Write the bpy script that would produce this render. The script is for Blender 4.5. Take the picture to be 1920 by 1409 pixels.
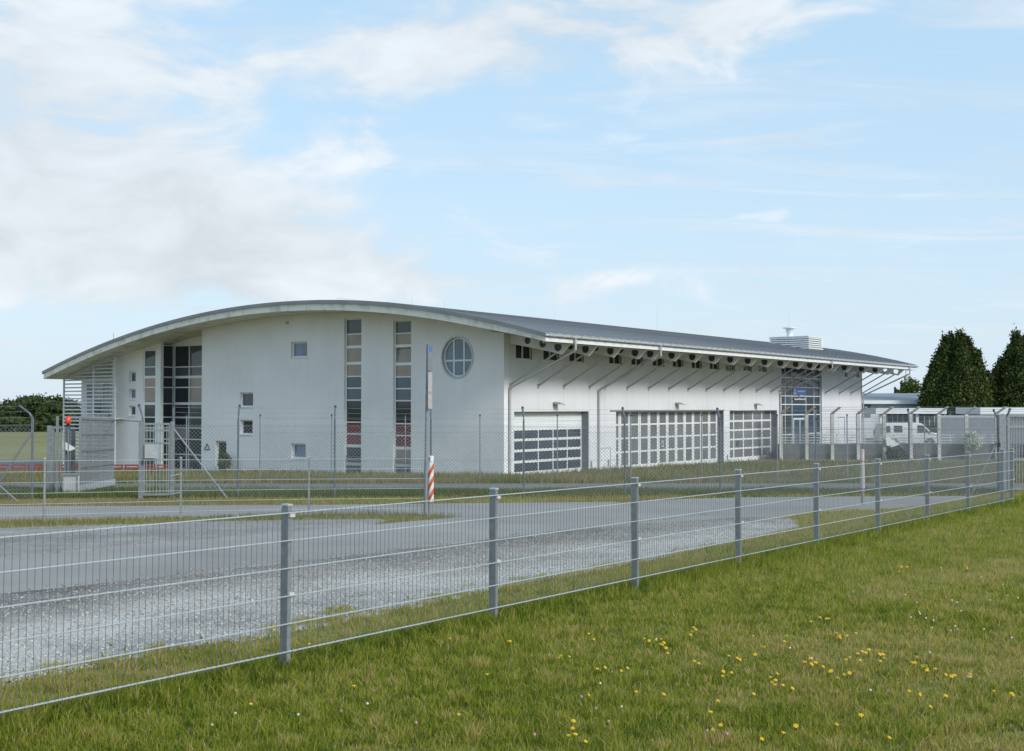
import bpy, math, random
import numpy as np
from mathutils import Vector

for o in list(bpy.data.objects):
    bpy.data.objects.remove(o)
S = bpy.context.scene
COL = S.collection
random.seed(7)
RNG = np.random.default_rng(7)
R = math.radians

# ------------------------------------------------------------------ camera
F, CX, CY, HOR = 2260.0, 960.0, 704.5, 763.0      # focal length and centre in photo pixels, horizon row
PITCH = math.atan((HOR - CY) / F)
EYE = 3.7                                         # above the building's floor
cam_d = bpy.data.cameras.new('camera')
cam = bpy.data.objects.new('camera', cam_d)
COL.objects.link(cam)
cam.location = (0, 0, EYE)
cam.rotation_euler = (math.pi / 2 + PITCH, 0, 0)
cam_d.sensor_width = 36
cam_d.lens = F / 1920 * 36
cam_d.clip_start = 0.1
cam_d.clip_end = 9000
S.camera = cam

# ------------------------------------------------------------------ sky and sun
SUN_AZ = R(134)      # clockwise from +Y: from the right, a little behind the camera
SUN_EL = R(28)
W = bpy.data.worlds.new('World')
S.world = W
W.use_nodes = True
nt = W.node_tree
nt.nodes.clear()
N = nt.nodes.new
L = nt.links.new
out = N('ShaderNodeOutputWorld')
bg = N('ShaderNodeBackground')
bg.inputs['Strength'].default_value = 0.122
sky = N('ShaderNodeTexSky')
sky.sky_type = 'NISHITA'
sky.sun_disc = False
sky.sun_elevation = SUN_EL
sky.sun_rotation = SUN_AZ
sky.altitude = 200
sky.air_density = 1.1
sky.dust_density = 1.2
sky.ozone_density = 1.6


def wmath(op, a, b=None, c=None, clamp=False):
    n = N('ShaderNodeMath')
    n.operation = op
    n.use_clamp = clamp
    for i, v in enumerate((a, b, c)):
        if v is None:
            continue
        if isinstance(v, (int, float)):
            n.inputs[i].default_value = v
        else:
            L(v, n.inputs[i])
    return n.outputs[0]


def wsmooth(x, a, b):
    n = N('ShaderNodeMapRange')
    n.interpolation_type = 'SMOOTHSTEP'
    L(x, n.inputs['Value'])
    n.inputs['From Min'].default_value = a
    n.inputs['From Max'].default_value = b
    return n.outputs['Result']


tc = N('ShaderNodeTexCoord')
sep = N('ShaderNodeSeparateXYZ')
L(tc.outputs['Generated'], sep.inputs[0])
dz = wmath('MAXIMUM', sep.outputs['Z'], 0.0)
den = wmath('ADD', dz, 0.16)
comb = N('ShaderNodeCombineXYZ')
L(wmath('DIVIDE', sep.outputs['X'], den), comb.inputs['X'])
L(wmath('DIVIDE', sep.outputs['Y'], den), comb.inputs['Y'])


def wnoise(vec, scale, detail, rough, distort, loc=(0, 0, 0), rot=0.0, scl=(1, 1, 1)):
    m = N('ShaderNodeMapping')
    m.inputs['Location'].default_value = loc
    m.inputs['Rotation'].default_value = (0, 0, rot)
    m.inputs['Scale'].default_value = scl
    L(vec, m.inputs['Vector'])
    n = N('ShaderNodeTexNoise')
    n.inputs['Scale'].default_value = scale
    n.inputs['Detail'].default_value = detail
    n.inputs['Roughness'].default_value = rough
    n.inputs['Distortion'].default_value = distort
    L(m.outputs[0], n.inputs['Vector'])
    return n.outputs['Fac']


def px_dir(px, py):
    x = (px - CX) / F
    y = (CY - py) / F
    return Vector((x, math.cos(PITCH) - y * math.sin(PITCH), math.sin(PITCH) + y * math.cos(PITCH)))


def wblob(px, py, sx, sy):
    """soft elliptical region of the sky around a direction (azimuth / elevation)"""
    d = px_dir(px, py).normalized()
    az = math.atan2(d.x, d.y)
    el = math.asin(d.z)
    azn = wmath('ARCTAN2', sep.outputs['X'], sep.outputs['Y'])
    eln = wmath('ARCSINE', sep.outputs['Z'])
    a = wmath('DIVIDE', wmath('SUBTRACT', azn, az), sx / F)
    b = wmath('DIVIDE', wmath('SUBTRACT', eln, el), sy / F)
    r2 = wmath('ADD', wmath('MULTIPLY', a, a), wmath('MULTIPLY', b, b))
    return wmath('EXPONENT', wmath('MULTIPLY', r2, -1.0))


n_big = wnoise(comb.outputs[0], 1.15, 9, 0.56, 0.35, (3.1, 1.7, 0.0))
n_fine = wnoise(tc.outputs['Generated'], 9.0, 8, 0.55, 0.4, (0.3, 0.9, 0.2), 0, (1, 1, 2.2))
n_wisp = wnoise(comb.outputs[0], 1.5, 8, 0.62, 1.2, (0.4, 2.2, 0.0), R(24), (0.8, 3.2, 1))
# the cumulus bank on the left and the broken sheet overhead
cov = wmath('MULTIPLY', wblob(330, 430, 500, 130), 0.335)
for (bx_, by_, bw_, bh_, bs_) in ((-80, 120, 380, 360, 0.235), (1230, 50, 480, 120, 0.22), (650, 110, 480, 150, 0.12), (900, 545, 900, 60, 0.14)):
    cov = wmath('ADD', cov, wmath('MULTIPLY', wblob(bx_, by_, bw_, bh_), bs_))
base = wmath('ADD', wmath('MULTIPLY', n_big, 0.30), wmath('MULTIPLY', n_fine, 0.70))
cum = wsmooth(wmath('ADD', base, cov), 0.605, 0.765)
wisp = wmath('MULTIPLY', wsmooth(n_wisp, 0.44, 0.72), 0.62)
cloud = wmath('MAXIMUM', cum, wisp)
# low haze over the horizon
haze = wmath('EXPONENT', wmath('MULTIPLY', dz, -5.8))
shade = N('ShaderNodeMapRange')
L(n_fine, shade.inputs['Value'])
shade.inputs['From Min'].default_value = 0.35
shade.inputs['From Max'].default_value = 0.7
shade.inputs['To Min'].default_value = 0.84
shade.inputs['To Max'].default_value = 1.08
ccol = N('ShaderNodeVectorMath')
ccol.operation = 'SCALE'
ccol.inputs[0].default_value = (4.75, 5.12, 5.45)
L(shade.outputs[0], ccol.inputs['Scale'])
# thin high haze keeps the clear part pale
pale = N('ShaderNodeMix')
pale.data_type = 'RGBA'
pale.inputs['Factor'].default_value = 0.70
L(sky.outputs[0], pale.inputs['A'])
pale.inputs['B'].default_value = (3.0, 4.6, 6.0, 1)
hz = N('ShaderNodeMix')
hz.data_type = 'RGBA'
L(wmath('MULTIPLY', haze, 0.80, None, True), hz.inputs['Factor'])
L(pale.outputs['Result'], hz.inputs['A'])
hz.inputs['B'].default_value = (4.3, 4.85, 5.35, 1)
mix = N('ShaderNodeMix')
mix.data_type = 'RGBA'
L(wmath('MULTIPLY', cloud, 0.93), mix.inputs['Factor'])
L(hz.outputs['Result'], mix.inputs['A'])
L(ccol.outputs[0], mix.inputs['B'])
L(mix.outputs['Result'], bg.inputs['Color'])
L(bg.outputs[0], out.inputs[0])

sun_d = bpy.data.lights.new('sun', 'SUN')
sun_d.energy = 1.9
sun_d.angle = R(14)
sun_d.color = (1.0, 0.965, 0.91)
sun = bpy.data.objects.new('sun', sun_d)
COL.objects.link(sun)
sd = Vector((math.sin(SUN_AZ) * math.cos(SUN_EL), math.cos(SUN_AZ) * math.cos(SUN_EL), math.sin(SUN_EL)))
sun.rotation_euler = (-sd).to_track_quat('-Z', 'Y').to_euler()

S.view_settings.view_transform = 'Standard'
S.view_settings.look = 'None'
S.view_settings.gamma = 1
S.view_settings.use_curve_mapping = False
S.view_settings.exposure = 0.5
S.render.engine = 'CYCLES'


# ------------------------------------------------------------------ materials
def new_mat(name):
    m = bpy.data.materials.new(name)
    m.use_nodes = True
    t = m.node_tree
    b = t.nodes['Principled BSDF']
    return m, t, b


def pm(name, col, rough=0.6, var=0.12, scale=3.0, bump=0.0, bscale=40.0, metal=0.0, spec=0.5, stretch=(1, 1, 1),
       col2=None, lo=0.35, hi=0.7, coat=0.0):
    m, t, b = new_mat(name)
    n, l = t.nodes.new, t.links.new
    tcn = n('ShaderNodeTexCoord')
    mp = n('ShaderNodeMapping')
    mp.inputs['Scale'].default_value = stretch
    l(tcn.outputs['Object'], mp.inputs['Vector'])
    nz = n('ShaderNodeTexNoise')
    nz.inputs['Scale'].default_value = scale
    nz.inputs['Detail'].default_value = 7
    nz.inputs['Roughness'].default_value = 0.62
    l(mp.outputs[0], nz.inputs['Vector'])
    mr = n('ShaderNodeMapRange')
    l(nz.outputs['Fac'], mr.inputs['Value'])
    mr.inputs['From Min'].default_value = lo
    mr.inputs['From Max'].default_value = hi
    mx = n('ShaderNodeMix')
    mx.data_type = 'RGBA'
    l(mr.outputs[0], mx.inputs['Factor'])
    c2 = col2 if col2 else tuple(c * (1 - var) for c in col)
    mx.inputs['A'].default_value = (*col, 1)
    mx.inputs['B'].default_value = (*c2, 1)
    l(mx.outputs['Result'], b.inputs['Base Color'])
    b.inputs['Roughness'].default_value = rough
    b.inputs['Metallic'].default_value = metal
    b.inputs['Specular IOR Level'].default_value = spec
    b.inputs['Coat Weight'].default_value = coat
    if bump:
        n2 = n('ShaderNodeTexNoise')
        n2.inputs['Scale'].default_value = bscale
        n2.inputs['Detail'].default_value = 5
        l(tcn.outputs['Object'], n2.inputs['Vector'])
        bp = n('ShaderNodeBump')
        bp.inputs['Strength'].default_value = bump
        bp.inputs['Distance'].default_value = 0.02
        l(n2.outputs['Fac'], bp.inputs['Height'])
        l(bp.outputs[0], b.inputs['Normal'])
    return m


def tint_mat(name, cols, rough=0.7, spec=0.25, trans=0.0):
    """colour ramp driven by the per-blade / per-leaf / per-stone attribute 'tint'"""
    m, t, b = new_mat(name)
    n, l = t.nodes.new, t.links.new
    at = n('ShaderNodeAttribute')
    at.attribute_name = 'tint'
    cr = n('ShaderNodeValToRGB')
    els = cr.color_ramp.elements
    while len(els) < len(cols):
        els.new(0.5)
    for e, (p, c) in zip(els, cols):
        e.position = p
        e.color = (*c, 1)
    l(at.outputs['Fac'], cr.inputs['Fac'])
    l(cr.outputs[0], b.inputs['Base Color'])
    b.inputs['Roughness'].default_value = rough
    b.inputs['Specular IOR Level'].default_value = spec
    if trans:
        tr = n('ShaderNodeBsdfTranslucent')
        l(cr.outputs[0], tr.inputs['Color'])
        ms = n('ShaderNodeMixShader')
        ms.inputs[0].default_value = trans
        l(b.outputs[0], ms.inputs[1])
        l(tr.outputs[0], ms.inputs[2])
        l(ms.outputs[0], t.nodes['Material Output'].inputs[0])
    return m


def glass(name, col, rough=0.04, spec=0.5, wob=0.004, ior=1.5):
    """window glass with what hangs behind it as its body colour"""
    m, t, b = new_mat(name)
    n, l = t.nodes.new, t.links.new
    tcn = n('ShaderNodeTexCoord')
    nz = n('ShaderNodeTexNoise')
    nz.inputs['Scale'].default_value = 0.9
    nz.inputs['Detail'].default_value = 3
    l(tcn.outputs['Object'], nz.inputs['Vector'])
    mx = n('ShaderNodeMix')
    mx.data_type = 'RGBA'
    l(nz.outputs['Fac'], mx.inputs['Factor'])
    mx.inputs['A'].default_value = (*[c * 0.6 for c in col], 1)
    mx.inputs['B'].default_value = (*[c * 1.4 for c in col], 1)
    l(mx.outputs['Result'], b.inputs['Base Color'])
    b.inputs['Roughness'].default_value = rough
    b.inputs['Specular IOR Level'].default_value = spec
    b.inputs['IOR'].default_value = ior
    bp = n('ShaderNodeBump')
    bp.inputs['Strength'].default_value = 0.25
    bp.inputs['Distance'].default_value = wob
    l(nz.outputs['Fac'], bp.inputs['Height'])
    l(bp.outputs[0], b.inputs['Normal'])
    return m


def wall_mat(name, col, dirt):
    """painted render: faint patches, rain streaks and fine grain"""
    m, t, b = new_mat(name)
    n, l = t.nodes.new, t.links.new
    tcn = n('ShaderNodeTexCoord')

    def nz(scale, detail, st):
        mp = n('ShaderNodeMapping')
        mp.inputs['Scale'].default_value = st
        l(tcn.outputs['Object'], mp.inputs['Vector'])
        k = n('ShaderNodeTexNoise')
        k.inputs['Scale'].default_value = scale
        k.inputs['Detail'].default_value = detail
        k.inputs['Roughness'].default_value = 0.6
        l(mp.outputs[0], k.inputs['Vector'])
        return k.outputs['Fac']

    def mul(a, bb, op='MULTIPLY'):
        k = n('ShaderNodeMath')
        k.operation = op
        for i, v in enumerate((a, bb)):
            if isinstance(v, (int, float)):
                k.inputs[i].default_value = v
            else:
                l(v, k.inputs[i])
        return k.outputs[0]
    a = nz(0.35, 6, (1, 1, 1))
    s = nz(1.6, 5, (1.5, 1.5, 0.12))
    f = mul(mul(a, 0.85), mul(s, 0.35), 'ADD')
    mr = n('ShaderNodeMapRange')
    l(f, mr.inputs['Value'])
    mr.inputs['From Min'].default_value = 0.48
    mr.inputs['From Max'].default_value = 0.82
    mx = n('ShaderNodeMix')
    mx.data_type = 'RGBA'
    l(mr.outputs[0], mx.inputs['Factor'])
    mx.inputs['A'].default_value = (*col, 1)
    mx.inputs['B'].default_value = (*dirt, 1)
    l(mx.outputs['Result'], b.inputs['Base Color'])
    b.inputs['Roughness'].default_value = 0.85
    b.inputs['Specular IOR Level'].default_value = 0.25
    bp = n('ShaderNodeBump')
    bp.inputs['Strength'].default_value = 0.25
    bp.inputs['Distance'].default_value = 0.01
    l(nz(55, 3, (1, 1, 1)), bp.inputs['Height'])
    l(bp.outputs[0], b.inputs['Normal'])
    return m


M = {}
M['render'] = wall_mat('render_white', (0.785, 0.772, 0.785), (0.70, 0.688, 0.70))
M['panelwall'] = wall_mat('panel_white', (0.69, 0.70, 0.73), (0.62, 0.63, 0.655))
M['fascia'] = pm('fascia_weathered', (0.66, 0.65, 0.60), 0.8, 0, 1.3, 0.1, 30, col2=(0.33, 0.315, 0.28), lo=0.48, hi=0.76, stretch=(1, 1, 1))
M['roof'] = pm('roof_sheet', (0.25, 0.262, 0.275), 0.6, 0.2, 0.6, 0.0, stretch=(0.3, 1, 1))
M['white'] = pm('white_metal', (0.76, 0.78, 0.79), 0.45, 0.10, 2.5)
M['beam'] = pm('beam_paint', (0.74, 0.735, 0.72), 0.6, 0.16, 1.5)
M['strut'] = pm('strut_paint', (0.42, 0.42, 0.42), 0.5, 0.15, 3)
M['gutter'] = pm('zinc_gutter', (0.72, 0.74, 0.76), 0.35, 0.2, 3, metal=0.35)
M['pipe'] = pm('zinc_pipe', (0.50, 0.51, 0.52), 0.4, 0.2, 4, metal=0.4)
M['galv'] = pm('galvanised', (0.27, 0.29, 0.30), 0.55, 0, 14, 0.05, 60, metal=0.25, col2=(0.18, 0.20, 0.21), lo=0.3, hi=0.7)
M['rod'] = pm('galvanised_rod', (0.62, 0.66, 0.69), 0.38, 0.2, 20, metal=0.45)
M['wire'] = pm('wire', (0.20, 0.22, 0.24), 0.5, 0.25, 25, metal=0.3)
M['chain'] = pm('chain_wire', (0.24, 0.27, 0.29), 0.5, 0.2, 25, metal=0.4)
M['darkpost'] = pm('dark_post', (0.15, 0.18, 0.21), 0.5, 0.2, 6, metal=0.4)
M['black'] = pm('black_plastic', (0.02, 0.022, 0.025), 0.5, 0.2, 6)
M['darkmetal'] = pm('dark_metal', (0.06, 0.065, 0.07), 0.45, 0.2, 6)
M['g_dark'] = glass('glass_dark', (0.035, 0.04, 0.048))
M['g_slate'] = glass('glass_slate', (0.075, 0.09, 0.10))
M['g_tan'] = glass('glass_tan_blind', (0.30, 0.245, 0.20), 0.06)
M['g_teal'] = glass('glass_teal', (0.085, 0.12, 0.135))
M['g_red'] = glass('glass_red_curtain', (0.17, 0.03, 0.04), 0.06)
M['slat'] = pm('slat_metal', (0.56, 0.59, 0.62), 0.45, 0.12, 3)
M['g_cw'] = glass('glass_curtain', (0.022, 0.034, 0.04), 0.08, 0.18)
M['g_cwb'] = glass('glass_curtain_blue', (0.03, 0.06, 0.10), 0.08, 0.22)
M['g_sky'] = glass('glass_sky', (0.15, 0.20, 0.27), 0.03)
M['g_navy'] = glass('glass_navy', (0.05, 0.06, 0.085))
M['g_hall'] = glass('glass_hall', (0.16, 0.165, 0.175), 0.08)
M['g_pale'] = glass('glass_pale', (0.32, 0.36, 0.36), 0.06)
M['grey_reveal'] = pm('grey_reveal', (0.21, 0.23, 0.26), 0.7, 0.15, 2)
M['blue'] = pm('sign_blue', (0.02, 0.13, 0.48), 0.35, 0.1, 2)
M['concrete'] = pm('concrete', (0.64, 0.63, 0.60), 0.85, 0.25, 2.5, 0.2, 40)
M['darkwall'] = pm('retaining_concrete', (0.16, 0.165, 0.16), 0.9, 0.35, 0.8, 0.2, 30)
M['red'] = pm('red_plastic', (0.27, 0.035, 0.035), 0.5, 0.25, 3)
M['beacon'] = pm('beacon_red', (0.75, 0.06, 0.02), 0.25, 0.1, 3)
M['sleeve_white'] = pm('sleeve_white', (0.72, 0.71, 0.68), 0.6, 0.25, 9)
M['sleeve_red'] = pm('sleeve_red', (0.60, 0.10, 0.05), 0.6, 0.3, 9)
M['sign_white'] = pm('sign_white', (0.70, 0.71, 0.70), 0.5, 0.3, 5)
M['notice'] = pm('notice_grey', (0.42, 0.44, 0.45), 0.5, 0.2, 8)
M['worn'] = pm('sleeve_worn', (0.50, 0.47, 0.44), 0.7, 0.3, 9)
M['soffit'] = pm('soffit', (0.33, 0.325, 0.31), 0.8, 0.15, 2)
M['van'] = pm('van_paint', (0.60, 0.62, 0.61), 0.3, 0.06, 1, coat=0.4)
M['tyre'] = pm('tyre', (0.025, 0.025, 0.025), 0.85, 0.2, 8)
M['bark'] = pm('bark', (0.10, 0.075, 0.055), 0.9, 0.4, 6, 0.4, 20)
M['flower'] = pm('petal_yellow', (0.80, 0.52, 0.015), 0.6, 0.25, 60)
M['clover'] = pm('petal_white', (0.74, 0.70, 0.66), 0.7, 0.2, 60)
M['pink'] = pm('petal_pink', (0.55, 0.28, 0.36), 0.7, 0.2, 60)


# ------------------------------------------------------------------ mesh helpers
class MB:
    def __init__(self):
        self.v = []
        self.f = []

    def hexa(self, p):
        """eight corners: bottom ring 0-3 then top ring 4-7"""
        k = len(self.v)
        self.v += [tuple(q) for q in p]
        self.f += [tuple(k + i for i in q) for q in ((0, 3, 2, 1), (4, 5, 6, 7), (0, 1, 5, 4), (1, 2, 6, 5), (2, 3, 7, 6), (3, 0, 4, 7))]

    def box(self, x0, x1, y0, y1, z0, z1):
        x0, x1 = min(x0, x1), max(x0, x1)
        y0, y1 = min(y0, y1), max(y0, y1)
        z0, z1 = min(z0, z1), max(z0, z1)
        self.hexa([(x0, y0, z0), (x1, y0, z0), (x1, y1, z0), (x0, y1, z0), (x0, y0, z1), (x1, y0, z1), (x1, y1, z1), (x0, y1, z1)])
        return self

    def tube(self, pts, r, n=8, caps=True):
        pts = [Vector(p) for p in pts]
        rr = r if isinstance(r, (list, tuple)) else [r] * len(pts)
        k0 = len(self.v)
        for i, p in enumerate(pts):
            d = (pts[min(i + 1, len(pts) - 1)] - pts[max(i - 1, 0)]).normalized()
            ref = Vector((0, 0, 1)) if abs(d.z) < 0.95 else Vector((0, 1, 0))
            a = d.cross(ref).normalized()
            b = a.cross(d)
            for j in range(n):
                t = 2 * math.pi * (j + 0.5) / n
                self.v.append(tuple(p + (a * math.cos(t) + b * math.sin(t)) * rr[i]))
        for i in range(len(pts) - 1):
            for j in range(n):
                a0 = k0 + i * n + j
                a1 = k0 + i * n + (j + 1) % n
                self.f.append((a0, a1, a1 + n, a0 + n))
        if caps:
            self.f.append(tuple(k0 + j for j in range(n))[::-1])
            e = k0 + (len(pts) - 1) * n
            self.f.append(tuple(e + j for j in range(n)))
        return self

    def prism(self, poly, axis, a0, a1):
        """extrude a 2-D polygon along an axis (x: poly is yz, y: poly is xz, z: poly is xy)"""
        k = len(self.v)
        n = len(poly)
        for a in (a0, a1):
            for p, q in poly:
                self.v.append({'x': (a, p, q), 'y': (p, a, q), 'z': (p, q, a)}[axis])
        self.f.append(tuple(range(k, k + n))[::-1])
        self.f.append(tuple(range(k + n, k + 2 * n)))
        for i in range(n):
            j = (i + 1) % n
            self.f.append((k + i, k + j, k + n + j, k + n + i))
        return self

    def lathe(self, prof, n=14, c=(0, 0, 0)):
        k = len(self.v)
        for r, z in prof:
            for j in range(n):
                t = 2 * math.pi * j / n
                self.v.append((c[0] + r * math.cos(t), c[1] + r * math.sin(t), c[2] + z))
        for i in range(len(prof) - 1):
            for j in range(n):
                a0 = k + i * n + j
                a1 = k + i * n + (j + 1) % n
                self.f.append((a0, a1, a1 + n, a0 + n))
        self.f.append(tuple(k + j for j in range(n))[::-1])
        e = k + (len(prof) - 1) * n
        self.f.append(tuple(e + j for j in range(n)))
        return self

    def mesh(self, name, mat):
        me = bpy.data.meshes.new(name)
        me.from_pydata(self.v, [], self.f)
        if mat is not None:
            me.materials.append(M[mat] if isinstance(mat, str) else mat)
        me.update()
        return me

    def build(self, name, mat, parent=None, bevel=0, smooth=False, fix=True):
        me = self.mesh(name, mat)
        if fix:
            import bmesh
            bm = bmesh.new()
            bm.from_mesh(me)
            bmesh.ops.recalc_face_normals(bm, faces=bm.faces)
            bm.to_mesh(me)
            bm.free()
        if smooth:
            me.polygons.foreach_set('use_smooth', [True] * len(me.polygons))
        o = link(name, me, parent)
        if bevel:
            b = o.modifiers.new('bevel', 'BEVEL')
            b.width = bevel
            b.segments = 2
            b.limit_method = 'ANGLE'
        return o


def link(name, me, parent=None, loc=None, rot=None):
    o = bpy.data.objects.new(name, me)
    COL.objects.link(o)
    if parent is not None:
        o.parent = parent
    if loc is not None:
        o.location = loc
    if rot is not None:
        o.rotation_euler = rot
    return o


def tag(o, label=None, cat=None, group=None, kind=None):
    if label:
        o['label'] = label
    if cat:
        o['category'] = cat
    if group:
        o['group'] = group
    if kind:
        o['kind'] = kind
    return o


def empty(name, loc=(0, 0, 0), rz=0.0, label=None, cat=None, group=None):
    o = link(name, None, None, loc, (0, 0, rz))
    o.empty_display_size = 0.2
    return tag(o, label, cat, group)


def soup(name, verts, faces_n, mat, tint=None, parent=None, kind='stuff'):
    """big numpy mesh: verts (K,3); faces_n = (flat index array, loop totals)"""
    idx, tot = faces_n
    me = bpy.data.meshes.new(name)
    me.vertices.add(len(verts))
    me.vertices.foreach_set('co', np.asarray(verts, np.float32).ravel())
    me.loops.add(len(idx))
    me.loops.foreach_set('vertex_index', np.asarray(idx, np.int32))
    me.polygons.add(len(tot))
    st = np.concatenate(([0], np.cumsum(tot)[:-1])).astype(np.int32)
    me.polygons.foreach_set('loop_start', st)
    me.polygons.foreach_set('loop_total', np.asarray(tot, np.int32))
    me.update(calc_edges=True)
    if tint is not None:
        a = me.attributes.new('tint', 'FLOAT', 'POINT')
        a.data.foreach_set('value', np.asarray(tint, np.float32))
    me.materials.append(M[mat] if isinstance(mat, str) else mat)
    o = link(name, me, parent)
    if kind:
        o['kind'] = kind
    return o


# ------------------------------------------------------------------ the lie of the land
AN = math.atan(1640.0 / F)                      # heading of the long facade and of the near fence
UX, UY = math.sin(AN), math.cos(AN)
VX, VY = -math.cos(AN), math.sin(AN)
P1 = (-1.644, 8.8)                              # first near fence post
BC = ((945 - CX) / F * 64.6, 64.6)              # corner of the building


def st_of(x, y):
    dx, dy = x - P1[0], y - P1[1]
    return dx * UX + dy * UY, dx * VX + dy * VY


def xy_of(s, t):
    return P1[0] + s * UX + t * VX, P1[1] + s * UY + t * VY


def sst(x, a, b):
    k = np.clip((x - a) / (b - a), 0, 1)
    return k * k * (3 - 2 * k)


def ground(x, y):
    x = np.asarray(x, float)
    y = np.asarray(y, float)
    yc = np.clip(y, 0, None)
    b = np.where(yc < 33, 1.95 - 0.0235 * yc, np.where(yc < 64, 1.1745 - (yc - 33) * 1.1745 / 31,
                 -np.clip(yc - 64, 0, 21) * (0.038 - 0.023 * sst(x, -6, 6))))
    s, t = st_of(x, y)
    lawn = 1.79 - 0.007 * s + 0.03 * np.clip(-t, 0, 8)
    w = sst(t, 3.0, 0.3) * sst(s, 48, 26)
    return b * (1 - w) + lawn * w


def gz(x, y):
    return float(ground(x, y))


def at_depth(px, Y, py=None):
    d = px_dir(px, HOR if py is None else py)
    k = Y / d.y
    return Vector((d.x * k, Y, EYE + d.z * k))


# ------------------------------------------------------------------ facade look-ups (building frame u, v, z)
def bld(px, py, u=None, v=None):
    d = px_dir(px, py)
    ox, oy = -BC[0], -BC[1]
    ou, ov = ox * UX + oy * UY, ox * VX + oy * VY
    du, dv = d.x * UX + d.y * UY, d.x * VX + d.y * VY
    if u is not None:
        k = (u - ou) / du
        return ov + k * dv, EYE + k * d.z
    k = (v - ov) / dv
    return ou + k * du, EYE + k * d.z


def vB(px, u=0.0):
    return bld(px, HOR, u=u)[0]


def zB(px, py, u=0.0):
    return bld(px, py, u=u)[1]


def uA(px, v=0.0):
    return bld(px, HOR, v=v)[0]


def zA(px, py, v=0.0):
    return bld(px, py, v=v)[1]


# ------------------------------------------------------------------ terrain, roads, gravel
def in_poly(x, y, poly):
    x = np.asarray(x, float)
    y = np.asarray(y, float)
    ins = np.zeros(x.shape, bool)
    n = len(poly)
    for i in range(n):
        x0, y0 = poly[i]
        x1, y1 = poly[(i + 1) % n]
        if y0 == y1:
            continue
        c = ((y0 > y) != (y1 > y)) & (x < (x1 - x0) * (y - y0) / (y1 - y0) + x0)
        ins ^= c
    return ins


def resample(pl, n):
    pl = np.array(pl, float)
    d = np.concatenate(([0], np.cumsum(np.hypot(*np.diff(pl, axis=0).T))))
    q = np.linspace(0, d[-1], n)
    return np.stack([np.interp(q, d, pl[:, 0]), np.interp(q, d, pl[:, 1])], 1)


def wob(a, amp, seed):
    g = np.random.default_rng(seed)
    k = np.arange(len(a)) * 1.0
    w = sum(np.sin(k * f + g.uniform(0, 6.28)) * amp / (1 + i) for i, f in enumerate((0.13, 0.37, 0.83, 1.9)))
    return w


def strip(name, lo, hi, n, m, mat, dz, wlo=0.0, whi=0.0, kind='structure'):
    lo = resample(lo, n)
    hi = resample(hi, n)
    dirv = hi - lo
    dirv /= np.maximum(np.hypot(*dirv.T), 1e-6)[:, None]
    lo = lo + dirv * wob(lo, wlo, 3)[:, None]
    hi = hi + dirv * wob(hi, whi, 5)[:, None]
    k = np.concatenate(([0, 0.02], np.linspace(0.06, 0.94, m - 4), [0.98, 1]))
    P = lo[:, None, :] * (1 - k)[None, :, None] + hi[:, None, :] * k[None, :, None]
    z = ground(P[..., 0], P[..., 1]) + dz
    z[:, 0] -= 0.05
    z[:, -1] -= 0.05
    z[0, :] -= 0.05
    z[-1, :] -= 0.05
    V = np.concatenate([P, z[..., None]], 2).reshape(-1, 3)
    f = []
    for i in range(n - 1):
        for j in range(m - 1):
            a = i * m + j
            f.append((a, a + m, a + m + 1, a + 1))
    me = bpy.data.meshes.new(name)
    me.from_pydata([tuple(q) for q in V], [], f)
    me.materials.append(M[mat])
    me.update()
    if me.polygons[0].normal.z < 0:
        me.flip_normals()
    o = link(name, me)
    tag(o, kind=kind)
    return o, [tuple(q) for q in lo] + [tuple(q) for q in hi[::-1]]


def ground_mat(name, cols, scale, fine, bump):
    m, t, b = new_mat(name)
    n, l = t.nodes.new, t.links.new
    tcn = n('ShaderNodeTexCoord')
    a = n('ShaderNodeTexNoise')
    a.inputs['Scale'].default_value = scale
    a.inputs['Detail'].default_value = 9
    a.inputs['Roughness'].default_value = 0.65
    l(tcn.outputs['Object'], a.inputs['Vector'])
    c = n('ShaderNodeTexNoise')
    c.inputs['Scale'].default_value = fine
    c.inputs['Detail'].default_value = 4
    l(tcn.outputs['Object'], c.inputs['Vector'])
    ad = n('ShaderNodeMath')
    ad.operation = 'MULTIPLY_ADD'
    l(c.outputs['Fac'], ad.inputs[0])
    ad.inputs[1].default_value = 0.45
    sc = n('ShaderNodeMath')
    sc.operation = 'MULTIPLY'
    l(a.outputs['Fac'], sc.inputs[0])
    sc.inputs[1].default_value = 0.62
    l(sc.outputs[0], ad.inputs[2])
    cr = n('ShaderNodeValToRGB')
    els = cr.color_ramp.elements
    while len(els) < len(cols):
        els.new(0.5)
    for e, (p, k) in zip(els, cols):
        e.position = p
        e.color = (*k, 1)
    l(ad.outputs[0], cr.inputs['Fac'])
    l(cr.outputs[0], b.inputs['Base Color'])
    b.inputs['Roughness'].default_value = 0.9
    b.inputs['Specular IOR Level'].default_value = 0.2
    bp = n('ShaderNodeBump')
    bp.inputs['Strength'].default_value = bump
    bp.inputs['Distance'].default_value = 0.03
    l(c.outputs['Fac'], bp.inputs['Height'])
    l(bp.outputs[0], b.inputs['Normal'])
    return m


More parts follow.
